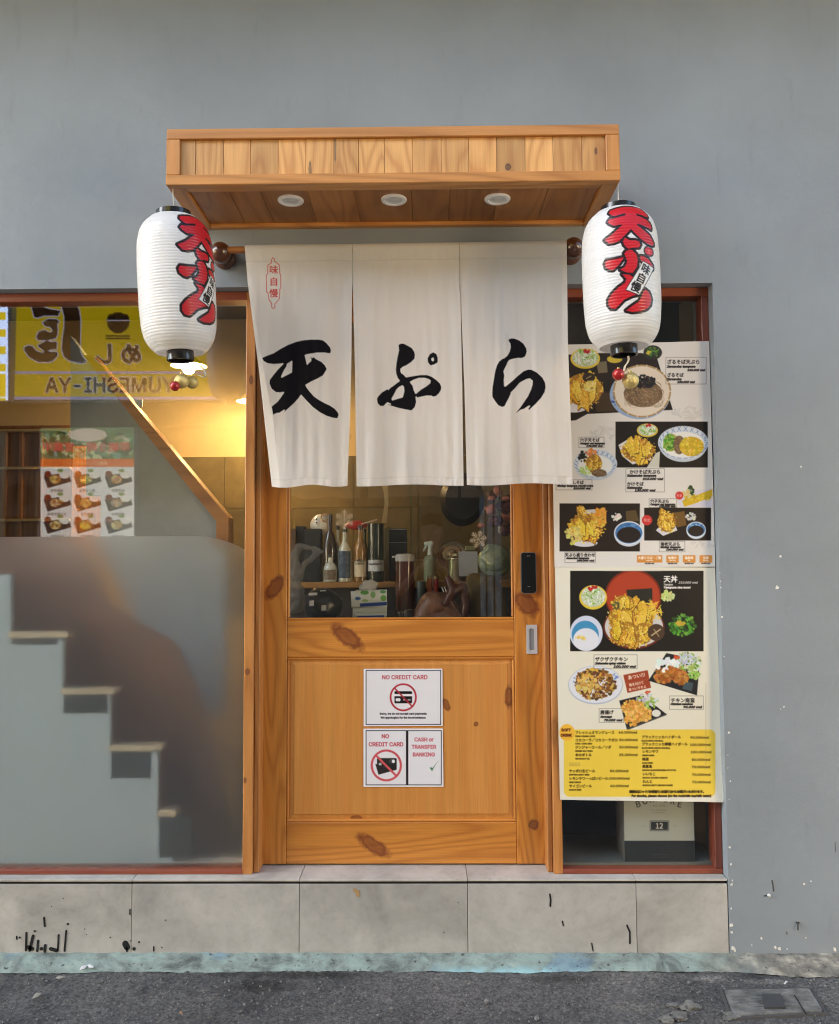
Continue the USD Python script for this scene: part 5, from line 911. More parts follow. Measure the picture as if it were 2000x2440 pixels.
obj('band', cyl(((x0+x1)/2, .72, pz_(1361, .72)), ((x0+x1)/2, .72, pz_(1334, .72)), (x1-x0)/2*1.008, n=36), LGY, tb, 40)
tm = meshkit.text_mesh('Glenfiddich', .0085, .0004, True); tm.apply_transform(trimesh.transformations.rotation_matrix(np.pi/2, [1, 0, 0])); tm.apply_translation([x0+.006, .72-(x1-x0)/2*1.03-.0006, pz_(1346, .72)]); obj('lettering', tm, BLK, tb)
def boxitem(px0, px1, pyt, Y, d, m, label, base=None, name='carton'):
    x0, x1 = pxw(px0, px1, Y); b = szt+.0005 if base is None else base
    t = item(name, label, 'box', ((x0+x1)/2, Y+d/2, b)); obj('carton_body', bx(x0, x1, Y, Y+d, b, pz_(pyt, Y), .0015), m, t); return t, x0, x1
CB = mat('black_carton', (.018, .018, .016), .5)
boxitem(684, 704, 1259, .78, .08, mat('brown_carton', (.10, .055, .025), .6), 'brown carton at the left end of the shelf')
boxitem(704, 725, 1253, .80, .08, CB, 'black carton second from the left end of the shelf')
boxitem(725, 764, 1259, .76, .08, CB, 'wide black carton left of the bottles')
t, x0, x1 = boxitem(929, 970, 1260, .78, .07, CB, 'black carton with thin silver lines right of the tube box')
for py in (1262, 1293): obj('silver_line', bx(x0, x1, .7785, .7795, pz_(py, .78)-.002, pz_(py, .78)), LGY, t)
boxitem(916, 929, 1256, .83, .05, mat('olive_board', (.16, .12, .035), .6), 'narrow olive board standing between two cartons')
# white pot with a gold rim, red pouch
pc_ = at(766, 1252, .86); pot = item('ceramic_pot', 'rounded white pot with a gold ring above the left cartons', 'pot', pc_-np.array([0, 0, .06]))
obj('body', blob(pc_, .050, 3, .05, 3, (1.05, 1, 1.1)), mat('white_glaze', (.76, .72, .60), .25, coat=.4), pot, True)
rg = trimesh.creation.torus(.022, .004, 28, 10); rg.apply_transform(trimesh.transformations.rotation_matrix(1.05, [1, .25, 0])); rg.apply_translation(at(776, 1234, .80)); obj('gold_ring', rg, mat('gold_ring', (.75, .55, .30), .3, metal=.7), pot, True)
for q in ((754, 1237), (754, 1245)): obj('eye', trimesh.creation.icosphere(2, .004).apply_translation(at(*q, .805)), BLK, pot, True)
pp = at(848, 1252, .80); po = item('red_pouch', 'crumpled red pouch with a pale stick on the shelf', 'pouch', pp-np.array([0, 0, .03])); obj('pouch', blob(pp, .040, 5, .35, 3, (1.25, .6, .52)), mat('red_foil', (.62, .05, .03), .35, coat=.3), po, True)
obj('stick', cyl(at(862, 1249, .76), at(899, 1238, .76), .0035, n=10), mat('pale_stick', (.55, .42, .32), .6), po)
def snowflake(px, py, R, Y, label, rot=0.):
    c = at(px, py, Y); ls = []
    for k in range(6):
        a = rot+k*math.pi/3; d = np.array([math.cos(a), math.sin(a)])
        ls.append(LineString([(0, 0), tuple(d*R)]))
        for f, l in ((.35, .30), (.58, .34), (.80, .20)):
            for s in (-1, 1):
                b = a+s*math.radians(52); ls.append(LineString([tuple(d*R*f), tuple(d*R*f+np.array([math.cos(b), math.sin(b)])*R*l)]))
    g = unary_union([q.buffer(.0012, 3) for q in ls]); g = affinity.translate(g, c[0], c[2])
    single('snowflake', prism(g, Y-.001, Y+.001), mat('pale_glitter', (.66, .58, .46), .5, var=.3, scale=300), label, 'snowflake', group=None)
snowflake(821, 1238, .038, DY+.03, 'pale glitter snowflake stuck on the door glass above the bottles', .52)
snowflake(1140, 1285, .034, DY+.03, 'pale glitter snowflake on the right of the door glass beside the cabbage', .2)
# hanging board handle, pan, divider
HB = item('wooden_paddle', 'pale wooden paddle hanging behind the bottles', 'paddle', at(915, 1245, .9)); obj('blade', prism(pxpoly([(909, 1150), (925, 1150), (926, 1200), (922, 1246), (910, 1246), (917, 1200), (915, 1175)], .9), .9, .912), mat('pale_bamboo', (.50, .36, .15), .5), HB)
pn = at(1102, 1190, 1.2); pan = item('frying_pan', 'black frying pan hanging on the olive tile wall', 'pan', pn)
m = lathe([(1e-4, .02), (.085, .02), (.112, -.01), (.116, -.008), (.088, .028), (1e-4, .028)], n=44); m.apply_transform(trimesh.transformations.rotation_matrix(np.pi/2, [1, 0, 0])); m.vertices[:, 2] *= 1.2; m.apply_translation(pn)
obj('body', m, mat('cast_iron', (.008, .008, .008), .4), pan, 40); obj('handle', tube([pn+[0, 0, .12], pn+[-.02, 0, .30]], .012, 10), mat('cast_iron', (.008, .008, .008), .4), pan)
dv = float(at(979, 1250, .60)[0]); single('glass_divider', bx(dv-.003, dv+.003, .60, .95, szt+.0005, 2.05, .001), pane_mat('divider_glass', 1.45, (.78, .90, .80)), 'clear upright glass sheet with a green edge in the middle of the shelf', 'divider')
# jug of tea, spray bottle, steel lid, canister, blank card, small jars
JY = .56; jb = sbz+.0005
x0, x1 = pxw(943, 989, JY, 1400); cx = (x0+x1)/2; r = (x1-x0)/2
jug = item('tea_jug', 'jug of dark tea with a white lid in front of the glass sheet', 'jug', (cx, JY, jb))
obj('tea', lathe([(1e-4, 0), (r, 0), (r, pz_(1336, JY)-jb), (1e-4, pz_(1336, JY)-jb)], (cx, JY, jb), 30), mat('dark_tea', (.085, .022, .008), .08, coat=.6), jug, 40)
obj('lid', lathe([(1e-4, pz_(1320, JY)-jb), (r*.8, pz_(1320, JY)-jb), (r*1.02, pz_(1324, JY)-jb), (r*1.05, pz_(1336, JY)-jb), (r*1.0, pz_(1338, JY)-jb)][::-1], (cx, JY, jb), 30), mat('white_plastic_lid', (.48, .47, .42), .35), jug, 40)
obj('spout', bx(cx-r*1.35, cx-r*.8, JY-.012, JY+.012, pz_(1330, JY), pz_(1325, JY), .002), mat('white_plastic_lid', (.48, .47, .42), .35), jug)
SPY2 = .72; x0, x1 = pxw(1010, 1042, SPY2); cx = (x0+x1)/2; r = (x1-x0)/2
spb = item('spray_bottle', 'clear spray bottle with white trigger head on the shelf', 'spray bottle', (cx, SPY2, szt)); zb_ = szt+.0005
obj('body', lathe([(1e-4, 0), (r*.95, 0), (r, .005), (r, pz_(1336, SPY2)-zb_), (r*.85, pz_(1328, SPY2)-zb_), (r*.4, pz_(1323, SPY2)-zb_), (1e-4, pz_(1323, SPY2)-zb_)], (cx, SPY2, zb_), 28), mat('cloudy_plastic', (.46, .41, .29), .3, coat=.3), spb, 40)
obj('neck', cyl((cx, SPY2, pz_(1323, SPY2)), (cx, SPY2, pz_(1308, SPY2)), r*.42, r*.34, 18), WHT, spb, 40)
hd = chain([((np.array([cx, SPY2, pz_(1306, SPY2)]), .011), (np.array([cx+.004, SPY2, pz_(1296, SPY2)]), .013)), ((np.array([cx+.004, SPY2, pz_(1296, SPY2)]), .012), (np.array([cx-.020, SPY2, pz_(1296, SPY2)]), .009)), ((np.array([cx-.016, SPY2, pz_(1298, SPY2)]), .006), (np.array([cx-.030, SPY2, pz_(1313, SPY2)]), .004))], .006)
obj('trigger_head', hd, WHT, spb, True)
lc_ = at(1078, 1322, .84); ld = item('steel_plate', 'round steel plate leaning behind the canister', 'lid', lc_-np.array([0, 0, .06])); m = lathe([(1e-4, .022), (.018, .018), (.022, .008), (.040, .006), (.044, .0), (.052, .002), (.055, -.004), (.060, -.002), (.062, .003)], n=40); m.apply_transform(trimesh.transformations.rotation_matrix(np.pi/2-.15, [1, 0, 0])); m.vertices = m.vertices*1.12; m.apply_translation(lc_); obj('disc', m, mat('bronze_steel', (.42, .33, .22), .25, metal=.9), ld, 40)
x0, x1 = pxw(1066, 1112, .74); cn = item('steel_canister', 'steel canister with a lid beside the white card', 'canister', ((x0+x1)/2, .74, szt)); obj('body', lathe([(1e-4, 0), ((x1-x0)/2, 0), ((x1-x0)/2, pz_(1336, .74)-szt), ((x1-x0)/2*1.14, pz_(1334, .74)-szt), ((x1-x0)/2*1.1, pz_(1331, .74)-szt), ((x1-x0)/2*.5, pz_(1326, .74)-szt), ((x1-x0)/2*.4, pz_(1320, .74)-szt), (1e-4, pz_(1319, .74)-szt)], ((x0+x1)/2, .74, szt+.0005), 32), mat('warm_steel', (.46, .36, .22), .3, metal=.8), cn, 40)
cp = [at(1093, 1314, .69), at(1138, 1314, .70), at(1139, 1373, .68), at(1094, 1373, .67)]; V = np.array(cp+[p+np.array([0, .004, 0]) for p in cp])
single('table_card', trimesh.convex.convex_hull(V), mat('white_card', (.62, .62, .62), .5, var=.02), 'blank white card stand on the right of the shelf', 'card')
x0, x1 = pxw(1110, 1134, .80); single('butter_block', trimesh.convex.convex_hull(np.vstack([bx(x0, x1, .8, .84, pz_(1312, .8), pz_(1302, .8), .002).vertices])), mat('cream_block', (.50, .44, .24), .4), 'small cream block lying on top of the canister', 'block')
for px0, px1, pyt, c_, lb in ((1018, 1030, 1379, (.40, .10, .01), 'orange jar'), (1033, 1046, 1380, (.32, .012, .008), 'red jar')):
    x0, x1 = pxw(px0, px1, .60, 1390); bb = sbz+.0005; t = item('spice_jar', '%s in front of the spray bottle' % lb, 'jar', ((x0+x1)/2, .6, bb)); k = (x1-x0)/2
    obj('jar', cyl(((x0+x1)/2, .6, bb), ((x0+x1)/2, .6, pz_(pyt, .6)), k, n=20), mat(lb.replace(' ', '_'), c_, .2, coat=.5), t, 40); obj('lid', cyl(((x0+x1)/2, .6, pz_(pyt, .6)+.0003), ((x0+x1)/2, .6, pz_(pyt-7, .6)), k*1.05, n=20), mat('gold_lid', (.5, .4, .2), .3, metal=.9), t, 40)
x0, x1 = pxw(993, 1014, .52, 1400); t = item('small_can', 'small pale blue can right of the tea jug', 'can', ((x0+x1)/2, .52, sbz)); obj('can', cyl(((x0+x1)/2, .52, sbz+.0005), ((x0+x1)/2, .52, pz_(1386, .52)), (x1-x0)/2, n=22), mat('blue_grey_can', (.12, .15, .15), .3, metal=.4), t, 40)
# bags
LEA = mat('brown_leather', (.135, .062, .034), .42, var=.15, scale=30, bump=.4, bscale=260., coat=.15); DLE = mat('dark_leather', (.06, .018, .012), .4, coat=.2, bump=.3)
BY = .40
bb = chain([((at(1010, 1478, BY), .055), (at(1030, 1440, BY), .055)), ((at(1030, 1440, BY), .055), (at(1060, 1440, BY), .050)), ((at(1010, 1478, BY), .055), (at(1090, 1478, BY), .055)), ((at(1090, 1478, BY), .055), (at(1060, 1440, BY), .050))], .012)
bag = item('leather_bag', 'brown leather bag with dark straps at the bottom of the door glass', 'bag', at(1045, 1478, BY)); bb.vertices[:, 2] = np.maximum(bb.vertices[:, 2], sbz+.0005); obj('body', bb, LEA, bag, True)
st_ = chain([((at(1062, 1438, .345), .013), (at(1080, 1408, .345), .022)), ((at(1080, 1408, .345), .022), (at(1068, 1380, .36), .016)), ((at(1080, 1408, .345), .022), (at(1102, 1400, .36), .020)), ((at(1102, 1400, .36), .020), (at(1112, 1440, .36), .022)), ((at(1112, 1440, .36), .022), (at(1105, 1475, .36), .02))], .01)
obj('strap', st_, DLE, bag, True); obj('piping', tube([at(1062, 1408, .338), at(1070, 1425, .335), at(1083, 1446, .335), at(1098, 1468, .338)], .003, 6), LEA, bag)
for q in ((1053, 1405), (1059, 1404)): obj('ring', cyl(at(q[0], q[1]-6, .325), at(q[0]+5, q[1]+6, .325), .0018, n=8), SIL, bag)
mb_ = chain([((at(1145, 1478, .46), .075), (at(1150, 1400, .46), .060)), ((at(1150, 1400, .46), .060), (at(1130, 1385, .46), .035)), ((at(1145, 1478, .46), .075), (at(1185, 1478, .46), .06)), ((at(1185, 1478, .46), .06), (at(1165, 1400, .46), .055))], .014); mb_.vertices[:, 2] = np.maximum(mb_.vertices[:, 2], sbz+.0005)
bg2 = item('shoulder_bag', 'dark mustard bag slumped at the right of the brown leather bag', 'bag', at(1160, 1478, .46)); obj('body', mb_, mat('mustard_cloth', (.12, .08, .022), .7, var=.35, scale=7), bg2, True)
cb = at(1180, 1335, .62); cab = item('cabbage', 'pale green cabbage wrapped in film on the right', 'cabbage', (cb[0], cb[1], szt)); obj('head', blob(cb, .068, 9, .22, 3, (1.05, 1, 1)), mat('pale_cabbage', (.22, .26, .13), .25, var=.3, scale=22, coat=.5, bump=.5, bscale=60.), cab, True)
for k in range(6):
    d = np.array([math.cos(k*1.1), -.8, math.sin(k*1.1)]); obj('leaf', blob(cb+d*.024, .052, 20+k, .25, 2, (1, .5, 1)), mat('pale_cabbage', (.22, .26, .13), .25), cab, True)
# dark cloth flowers hanging at the right
fl = item('garland', 'dark red cloth flower garland hanging at the right of the door glass', 'garland', at(1195, 1265, .55)); CR = mat('crimson_cloth', (.07, .012, .014), .7); PK = mat('pink_cloth', (.48, .17, .12), .6)
for k in range(16):
    c_ = at(1165+rng.uniform(0, 52), 1170+rng.uniform(0, 95), .55+rng.uniform(-.03, .03)); obj('blossom', blob(c_, .022, 60+k, .7, 2, (1, .8, 1)), CR if k % 5 else PK, fl, True)
for q in ((1148, 1252), (1172, 1187), (1206, 1187)): obj('blossom', blob(at(*q, .52), .012, 7, .5, 2, (1.4, .8, .9)), PK, fl, True)
obj('string', tube([at(1190, 1270, .55), at(1190, 1100, .55)], .002, 6), BLK, fl)
# helmet, tissue packs, small steel cups, hanging bag
hc = at(770, 1442, .44); hl = item('helmet', 'black helmet with white stickers at the lower left of the door glass', 'helmet', (hc[0], hc[1], sbz)); hm = blob(hc, .076, 2, .14, 3, (1.06, 1.1, .96)); hm.vertices[:, 2] = np.maximum(hm.vertices[:, 2], sbz+.001); obj('shell', hm, mat('gloss_black_shell', (.010, .011, .012), .38, coat=.1), hl, True)
STK = mat('white_sticker', (.42, .42, .40), .4)
for x, y, w, h in ((746, 1416, 20, 6), (770, 1408, 14, 3), (743, 1438, 11, 13), (772, 1449, 11, 13)):
    q = pxpoly([(x-w/2, y-h/2), (x+w/2, y-h/2-1), (x+w/2, y+h/2-1), (x-w/2, y+h/2)], hc[1]-.082); obj('sticker', prism(q, hc[1]-.083, hc[1]-.0815), STK, hl)
TC = Canvas(830, 1395, 930, 1480, 5, (186, 190, 180)); TY = .36
for x, y, rx, ry, c_ in ((869, 1412, 10, 5, (70, 130, 50)), (889, 1417, 6, 8, (110, 150, 90)), (913, 1410, 7, 4, (70, 130, 70)), (914, 1425, 7, 7, (96, 150, 70)), (853, 1426, 7, 4, (44, 80, 130)), (870, 1431, 8, 3, (130, 160, 100))): TC.ell(x, y, rx, ry, c_)
TC.poly([(858, 1438), (922, 1434), (922, 1442), (858, 1446)], (24, 56, 130)); TC.rect(830, 1446, 930, 1480, (150, 150, 132)); TC.rect(846, 1462, 922, 1467, (176, 180, 170)); TC.poly([(852, 1468), (915, 1466), (915, 1474), (850, 1476)], (24, 56, 130))
tp = item('tissue_pack', 'two stacked soft tissue packs with green leaf print and a tuft on top', 'tissues', at(878, 1476, TY))
V, F, px, py = printed([(836, 1409), (922, 1405), (923, 1446), (838, 1448)], 1., lambda u, v: TY-.012*np.sin(np.pi*np.clip(v, 0, 1))-.004*np.sin(u*7)); obj('pack', trimesh.Trimesh(V, F, process=False), print_mat('pack_print', .35, coat=.3), tp, True, cols=TC.sample(px, py))
V, F, px, py = printed([(842, 1449), (922, 1446.5), (922, 1477), (842, 1478)], 1., lambda u, v: TY-.010*np.sin(np.pi*np.clip(v, 0, 1))); obj('pack', trimesh.Trimesh(V, F, process=False), print_mat('pack_print_2', .35, coat=.3), tp, True, cols=TC.sample(px, py))
x0, x1 = pxw(838, 921, TY, 1440); obj('body', bx(x0+.003, x1-.003, TY+.006, TY+.12, sbz+.0005, pz_(1407, TY), .012), mat('pack_white', (.34, .35, .32), .4), tp)
obj('tissue', blob(at(878, 1398, TY+.03), .030, 31, .55, 3, (1.15, .5, .95)), mat('soft_tissue', (.40, .39, .36), .9), tp, True)
for q, k in (((955, 1462), .020), ((972, 1450), .026)):
    c_ = at(*q, .38); t = item('sake_cup', 'dark steel cup %s the tissue packs' % ('right beside' if k < .024 else 'one place right of the cup beside'), 'cup', (c_[0], c_[1], sbz)); obj('cup', lathe([(1e-4, 0), (k*.7, 0), (k, k*1.6), (k*.92, k*1.6), (k*.6, .004), (1e-4, .004)], (c_[0], c_[1], sbz+.0005), 26), mat('dark_steel', (.16, .15, .14), .2, metal=.9), t, 40)
pbg = chain([((at(700, 1330, .5), .024), (at(712, 1300, .5), .010)), ((at(700, 1330, .5), .024), (at(705, 1440, .5), .040)), ((at(712, 1300, .5), .010), (at(765, 1312, .5), .012)), ((at(765, 1312, .5), .012), (at(725, 1345, .5), .010)), ((at(725, 1345, .5), .010), (at(705, 1380, .5), .03))], .008)
pbg.vertices += (meshkit.fbm(pbg.vertices*50, 3, 4)-.5)[:, None]*.030*np.array([1, 1, .4])
pb = item('plastic_bag', 'crumpled grey plastic bag hanging at the left of the door glass', 'bag', at(705, 1450, .5)); obj('film', pbg, usdkit.material(stage, L+'thin_plastic', {'t': ('transparent_bsdf', {'color': (.8, .8, .78)}), 'p': ('principled_bsdf', {'base_color': (.24, .23, .20), 'roughness': .25}), 'x': ('mix_closure', {'fac': .38})}, [('t.BSDF', 'x.closure1'), ('p.BSDF', 'x.closure2')], surface='x.closure'), pb, True)

# ------------------------------------------------------------------ across the alley: what the wide window mirrors
OY = -4.7                                                   # the opposite front; seen in the pane it lies this far behind the glass
VM = 2*GY-OY                                                # its mirrored depth
def mir(px, py, off=0.): p = at(px, py, VM-off); return np.array([p[0], OY+off, p[2]])
opp = thing('opposite_building', 'shop house across the alley, seen only as a reflection in the wide window', 'building', (0, OY, 0))
obj('wall', bx(-12, 10, OY-.4, OY-.002, -.2, 5.6), FAR, opp)
pz0, pz1 = mir(60, 1022)[2], mir(60, 968)[2]
obj('fascia', bx(-6, 3, OY, OY+.10, pz0, pz1, .004), mat('dark_brown_fascia', (.10, .07, .045), .5), opp)
px0, px1 = mir(20, 1100)[0], mir(-330, 1100)[0]
for a, b in ((mir(0, 1)[0]-.02, mir(45, 1)[0]),):
    obj('door_leaf', bx(a, b, OY, OY+.04, .05, mir(20, 1030)[2], .004), mat('cream_shutter', (.50, .42, .28), .5), opp)
obj('shutter_post', bx(mir(1146, 1300)[0], mir(1196, 1300)[0], OY, OY+.10, 0, 4.2), mat('pale_shutter', (.55, .56, .58), .5), opp)
for k in (1160, 1179): obj('shutter_groove', bx(mir(k, 1300)[0]-.006, mir(k, 1300)[0]+.006, OY+.0985, OY+.103, 0, 4.2), DARKGAP, opp)
for sx0, sx1, zz0, zz1 in ((-9.5, -6.6, .4, 2.6), (4.4, 7.2, .4, 2.6)):
    ow = obj('lit_window', bx(sx0, sx1, OY-.001, OY+.006, zz0, zz1), usdkit.material(stage, L+'lit_shop_window', {'g': ('geometry', {}), 'n': ('noise_texture', {'scale': 2.2, 'detail': 4.}), 'r': ('rgb_ramp', {'ramp': [(.3, (.5, .26, .09)), (.5, (1., .72, .40)), (.7, (1., .88, .66))]}), 'e': ('emission', {'strength': 4.5})}, [('g.position', 'n.vector'), ('n.fac', 'r.fac'), ('r.color', 'e.color')], surface='e.emission'), opp)
    for q in np.linspace(sx0, sx1, 4): obj('frame', bx(q-.025, q+.025, OY+.0065, OY+.05, zz0-.03, zz1+.03), mat('dark_brown_fascia', (.10, .07, .045), .5), ow)
# signboards
OS = Canvas(-140, 640, 700, 1000, 4, (172, 152, 14)); T = zt(0, 690, 5.26)
OS.rect(26, 600, 700, 952, (150, 146, 196)); OS.rect(33, 600, 668, 884, (178, 156, 12)); OS.rect(33, 890, 668, 944, (178, 156, 12))
def mt(x, y, t_, h, bold=.5, lat=False, halo=1.6, sx=1., ink=(16, 10, 14)):
    OS.text(x, y, t_, h, (200, 196, 214), 'mm', lat=lat, mirror=True, bold=bold+halo, sx=sx); OS.text(x, y, t_, h, ink, 'mm', lat=lat, mirror=True, bold=bold, sx=sx)
YA = [[(390, 200), (400, 150), (430, 105), (520, 60), (660, 35), (800, 55), (900, 120), (965, 200), (990, 260), (1008, 400), (1002, 600), (1000, 780), (1040, 850), (1078, 890), (1040, 920), (960, 912), (860, 885), (800, 840), (772, 740), (780, 600), (802, 480), (802, 340), (785, 265), (760, 190), (700, 140), (610, 145), (550, 185), (560, 225), (640, 245), (752, 262), (725, 325), (560, 322), (470, 350), (425, 340)],
      [(530, 410), (600, 365), (700, 370), (742, 395), (712, 430), (720, 560), (690, 610), (590, 635), (620, 655), (712, 655), (705, 740), (600, 757), (620, 778), (710, 780), (720, 820), (660, 890), (580, 910), (480, 905), (370, 850), (310, 770), (298, 730), (340, 698), (400, 705), (450, 765), (530, 795), (550, 770), (530, 745), (475, 715), (480, 690), (540, 655), (590, 628), (470, 632), (455, 590), (480, 530), (560, 500), (580, 525), (640, 535), (655, 500), (620, 465), (560, 455)]]
YA = unary_union([Polygon([T(*q) for q in k]).buffer(0) for k in YA])
OS.shape(YA.buffer(2.2), (176, 174, 206)); OS.shape(YA.buffer(-.3), (16, 10, 14)); mt(250, 843, 'し', 46, bold=2.6); mt(312, 843, 'め', 46, bold=2.6); mt(262, 917, 'YUMESHI-YA', 36, bold=1.5, lat=True, sx=.96)
OS.ell(281, 765, 27, 28, (20, 16, 14)); OS.rect(252, 730, 312, 748, (178, 156, 12)); OS.poly([(258, 760), (268, 750), (272, 744), (290, 744), (294, 750), (304, 760)], (20, 16, 14)); OS.line([(252, 763), (310, 763)], (176, 176, 206), 2.6); OS.rect(271, 786, 291, 793, (20, 16, 14)); OS.line([(252, 800), (309, 800)], (20, 16, 14), 3); OS.line([(252, 806), (309, 806)], (20, 16, 14), 3)
SIGNL = glow_mat('lightbox_face', .95)
def oppboard(name, label, cv, q, m, off, cat, step=2.):
    V, F, px, py = printed(q, step, lambda u, v: VM-off+0*u); V = V.copy(); V[:, 1] = OY+off
    t = thing(name, label, cat, V.mean(0)); obj('face', trimesh.Trimesh(V, F[:, ::-1], process=False), m, t, cols=cv.sample(px, py))
    lo, hi = V.min(0), V.max(0); obj('casing', bx(lo[0]-.012, hi[0]+.012, OY, OY+off-.002, lo[2]-.012, hi[2]+.012), mat('grey_casing', (.30, .31, .33), .4), t); return t
oppboard('signboard', 'yellow lit signboard with black lettering and a bowl, mirrored in the wide window', OS, [(27, 650), (672, 650), (672, 952), (27, 952)], SIGNL, .16, 'sign')
O2 = Canvas(-160, 600, 24, 1000, 3, (186, 206, 246))
for k in range(9): O2.rect(-160, 702+k*41-41, 13, 720+k*41-41, (182, 158, 20))
O2.rect(-160, 890, 13, 945, (182, 158, 20))
oppboard('signboard', 'blue white lit signboard with yellow bars at the far left of the reflection', O2, [(-150, 640), (18, 640), (18, 954), (-150, 954)], glow_mat('lightbox_face_2', 2.2), .26, 'sign')
OM = Canvas(80, 1010, 330, 1300, 4, (226, 222, 214))
OM.rect(80, 1010, 330, 1094, (96, 120, 84)); crumb(OM, 205, 1058, 125, 36, 300, [(110, 136, 90), (70, 100, 60), (150, 160, 110), (190, 190, 150), (60, 84, 50), (120, 160, 130)], 2, 8, 1.5); OM.ell(208, 1036, 46, 16, (206, 190, 170))
OM.text(205, 1065, '早朝９時～営業中', 21, (206, 86, 74), 'mm', mirror=True, bold=.8, sx=1.12)
OM.rect(80, 1093, 330, 1112, (222, 112, 52)); OM.text(205, 1103, '和食モーニングメニュー', 8, (250, 226, 200), 'mm', mirror=True)
for j, y in enumerate((1141, 1197, 1250)):
    for i, x in enumerate((135, 207, 281)):
        OM.poly([(x-32, y-7), (x+28, y-16), (x+34, y+6), (x-22, y+22)], (50, 44, 46)); OM.ell(x-22, y-12, 8, 7, (120, 40, 30)); OM.ell(x+18, y-10, 13, 9, (230, 224, 210)); OM.ell(x-4, y+1, 13, 10, jit((190, 160, 90), 40)); OM.ell(x+8, y-20, 7, 4, (130, 150, 90)); crumb(OM, x-2, y, 14, 9, 20, [(180, 140, 70), (216, 196, 130), (140, 90, 50)], 1.5, 4); OM.text(x, y+28, random.choice(['焼魚定食', '納豆定食', '玉子焼き定食', '朝そば定食']), 7, (60, 50, 46), 'mm', mirror=True)
oppboard('menu_board', 'white lit menu board with nine tray meals, mirrored in the wide window', OM, [(96, 1018), (319, 1018), (319, 1300), (96, 1300)], glow_mat('menu_lightbox', 1.0), .06, 'sign', 1.6)
fc = mir(70, 1180); ac = thing('fan_unit', 'round wall fan unit across the alley, mirrored low in the wide window', 'fan', fc); obj('housing', bx(fc[0]-.16, fc[0]+.12, OY, OY+.14, fc[2]-.22, fc[2]+.22, .01), mat('brown_metal', (.16, .10, .06), .5), ac)
for rr in (.05, .08, .11): m = trimesh.creation.torus(rr, .006, 30, 8); m.apply_transform(trimesh.transformations.rotation_matrix(np.pi/2, [1, 0, 0])); m.apply_translation(fc+np.array([-.02, .145, 0])); obj('grille_ring', m, mat('dark_brown_fascia', (.10, .07, .045), .5), ac, True)

# ------------------------------------------------------------------ small things on the ground and the wall
UC = mat('grey_cover', (.19, .187, .175), .7, var=.4, scale=26, bump=.5, bscale=90.)
q = [atz(*p, .004) for p in ((1726, 2362), (1929, 2358), (1962, 2411), (1748, 2423))]
g = Polygon([p[:2] for p in q]); cc = np.mean(q, 0)
def slab(poly, z0, z1): return trimesh.creation.extrude_polygon(poly, z1-z0, engine='earcut').apply_translation([0, 0, z0])
mh = thing('utility_cover', 'grey rectangular utility cover set into the asphalt at the lower right', 'cover', (cc[0], cc[1], 0))
obj('cover_frame', slab(g.buffer(.012, join_style=1).difference(g.buffer(.003)), -.01, .0055), mat('worn_rim', (.09, .088, .085), .8, bump=.4), mh)
obj('lid', slab(g.buffer(-.008).buffer(.008), -.01, .008), UC, mh)
for k in range(9):
    t = (k+.5)/9; a = q[0]*(1-t)+q[3]*t; b = q[1]*(1-t)+q[2]*t; ls = LineString([(a*.95+b*.05)[:2], (a*.05+b*.95)[:2]]).buffer(.0016)
    obj('ridge', slab(ls, .0081, .0100), UC, mh)
hq = Polygon([atz(*p, .01)[:2] for p in ((1815, 2373), (1861, 2372), (1871, 2404), (1822, 2405))]); obj('hatch', slab(hq, .0102, .016), mat('dark_hatch', (.055, .055, .058), .5, bump=.3), mh)
sq = LineString([atz(1894, 2372, .01)[:2], atz(1922, 2418, .01)[:2]]).buffer(.002); obj('seam', slab(sq, .0101, .0108), DARKGAP, mh)
STN = mat('broken_concrete', (.20, .195, .175), .85, var=.25, scale=30, bump=.7, bscale=80.)
for i, (px, py, r, lb) in enumerate([(1645, 2403, .024, 'pale broken concrete lump left of the utility cover'), (1622, 2424, .020, 'flat concrete piece below the pale lump near the bottom edge'), (1741, 2424, .019, 'concrete chunk at the lower left corner of the utility cover'), (1606, 2398, .015, 'small concrete bit left of the pale lump'), (1590, 2432, .017, 'concrete fragment at the bottom edge left of the others')]):
    c_ = atz(px, py, 0)+np.array([0, 0, r*.12]); single('concrete_chunk', blob(c_, r*.95, 70+i, .9, 3, (1.3, .95, .55), 1.5), STN, lb, 'rubble piece')
PET = mat('white_petal', (.78, .77, .74), .7, var=.02); LEAF = mat('dry_leaf', (.40, .37, .30), .7)
def scrap(pts, m, label, nm='petal', cat='petal'):
    P = [atz(*p, .012) for p in pts]; c_ = np.mean(P, 0)+np.array([0, 0, .006]); V = np.array([c_]+P); n = len(P)
    single(nm, trimesh.Trimesh(V, np.array([[0, i+1, (i+1) % n+1] for i in range(n)]), process=False), m, label, cat, True)
scrap([(189, 2312), (194, 2303), (205, 2299), (209, 2301), (202, 2308)], PET, 'left of two fallen white petals on the teal kerb')
scrap([(207, 2300), (213, 2297), (224, 2302), (222, 2307), (212, 2306)], PET, 'right of two fallen white petals on the teal kerb')
scrap([(133, 2331), (138, 2326), (157, 2328), (140, 2333)], LEAF, 'pale sliver on the asphalt just below the petals', 'leaf_scrap', 'leaf')
scrap([(75, 2381), (86, 2366), (99, 2366), (92, 2374)], LEAF, 'dry pale leaf on the asphalt at the lower left', 'leaf_scrap', 'leaf')
scrap([(1868, 2345), (1873, 2338), (1878, 2338), (1872, 2346)], PET, 'thin white shred above the utility cover', 'paper_shred', 'shred')
scrap([(427, 2412), (431, 2408), (436, 2415), (432, 2418)], mat('tan_leaf', (.36, .20, .09), .7), 'tiny tan leaf on the asphalt at bottom left', 'leaf_scrap', 'leaf')
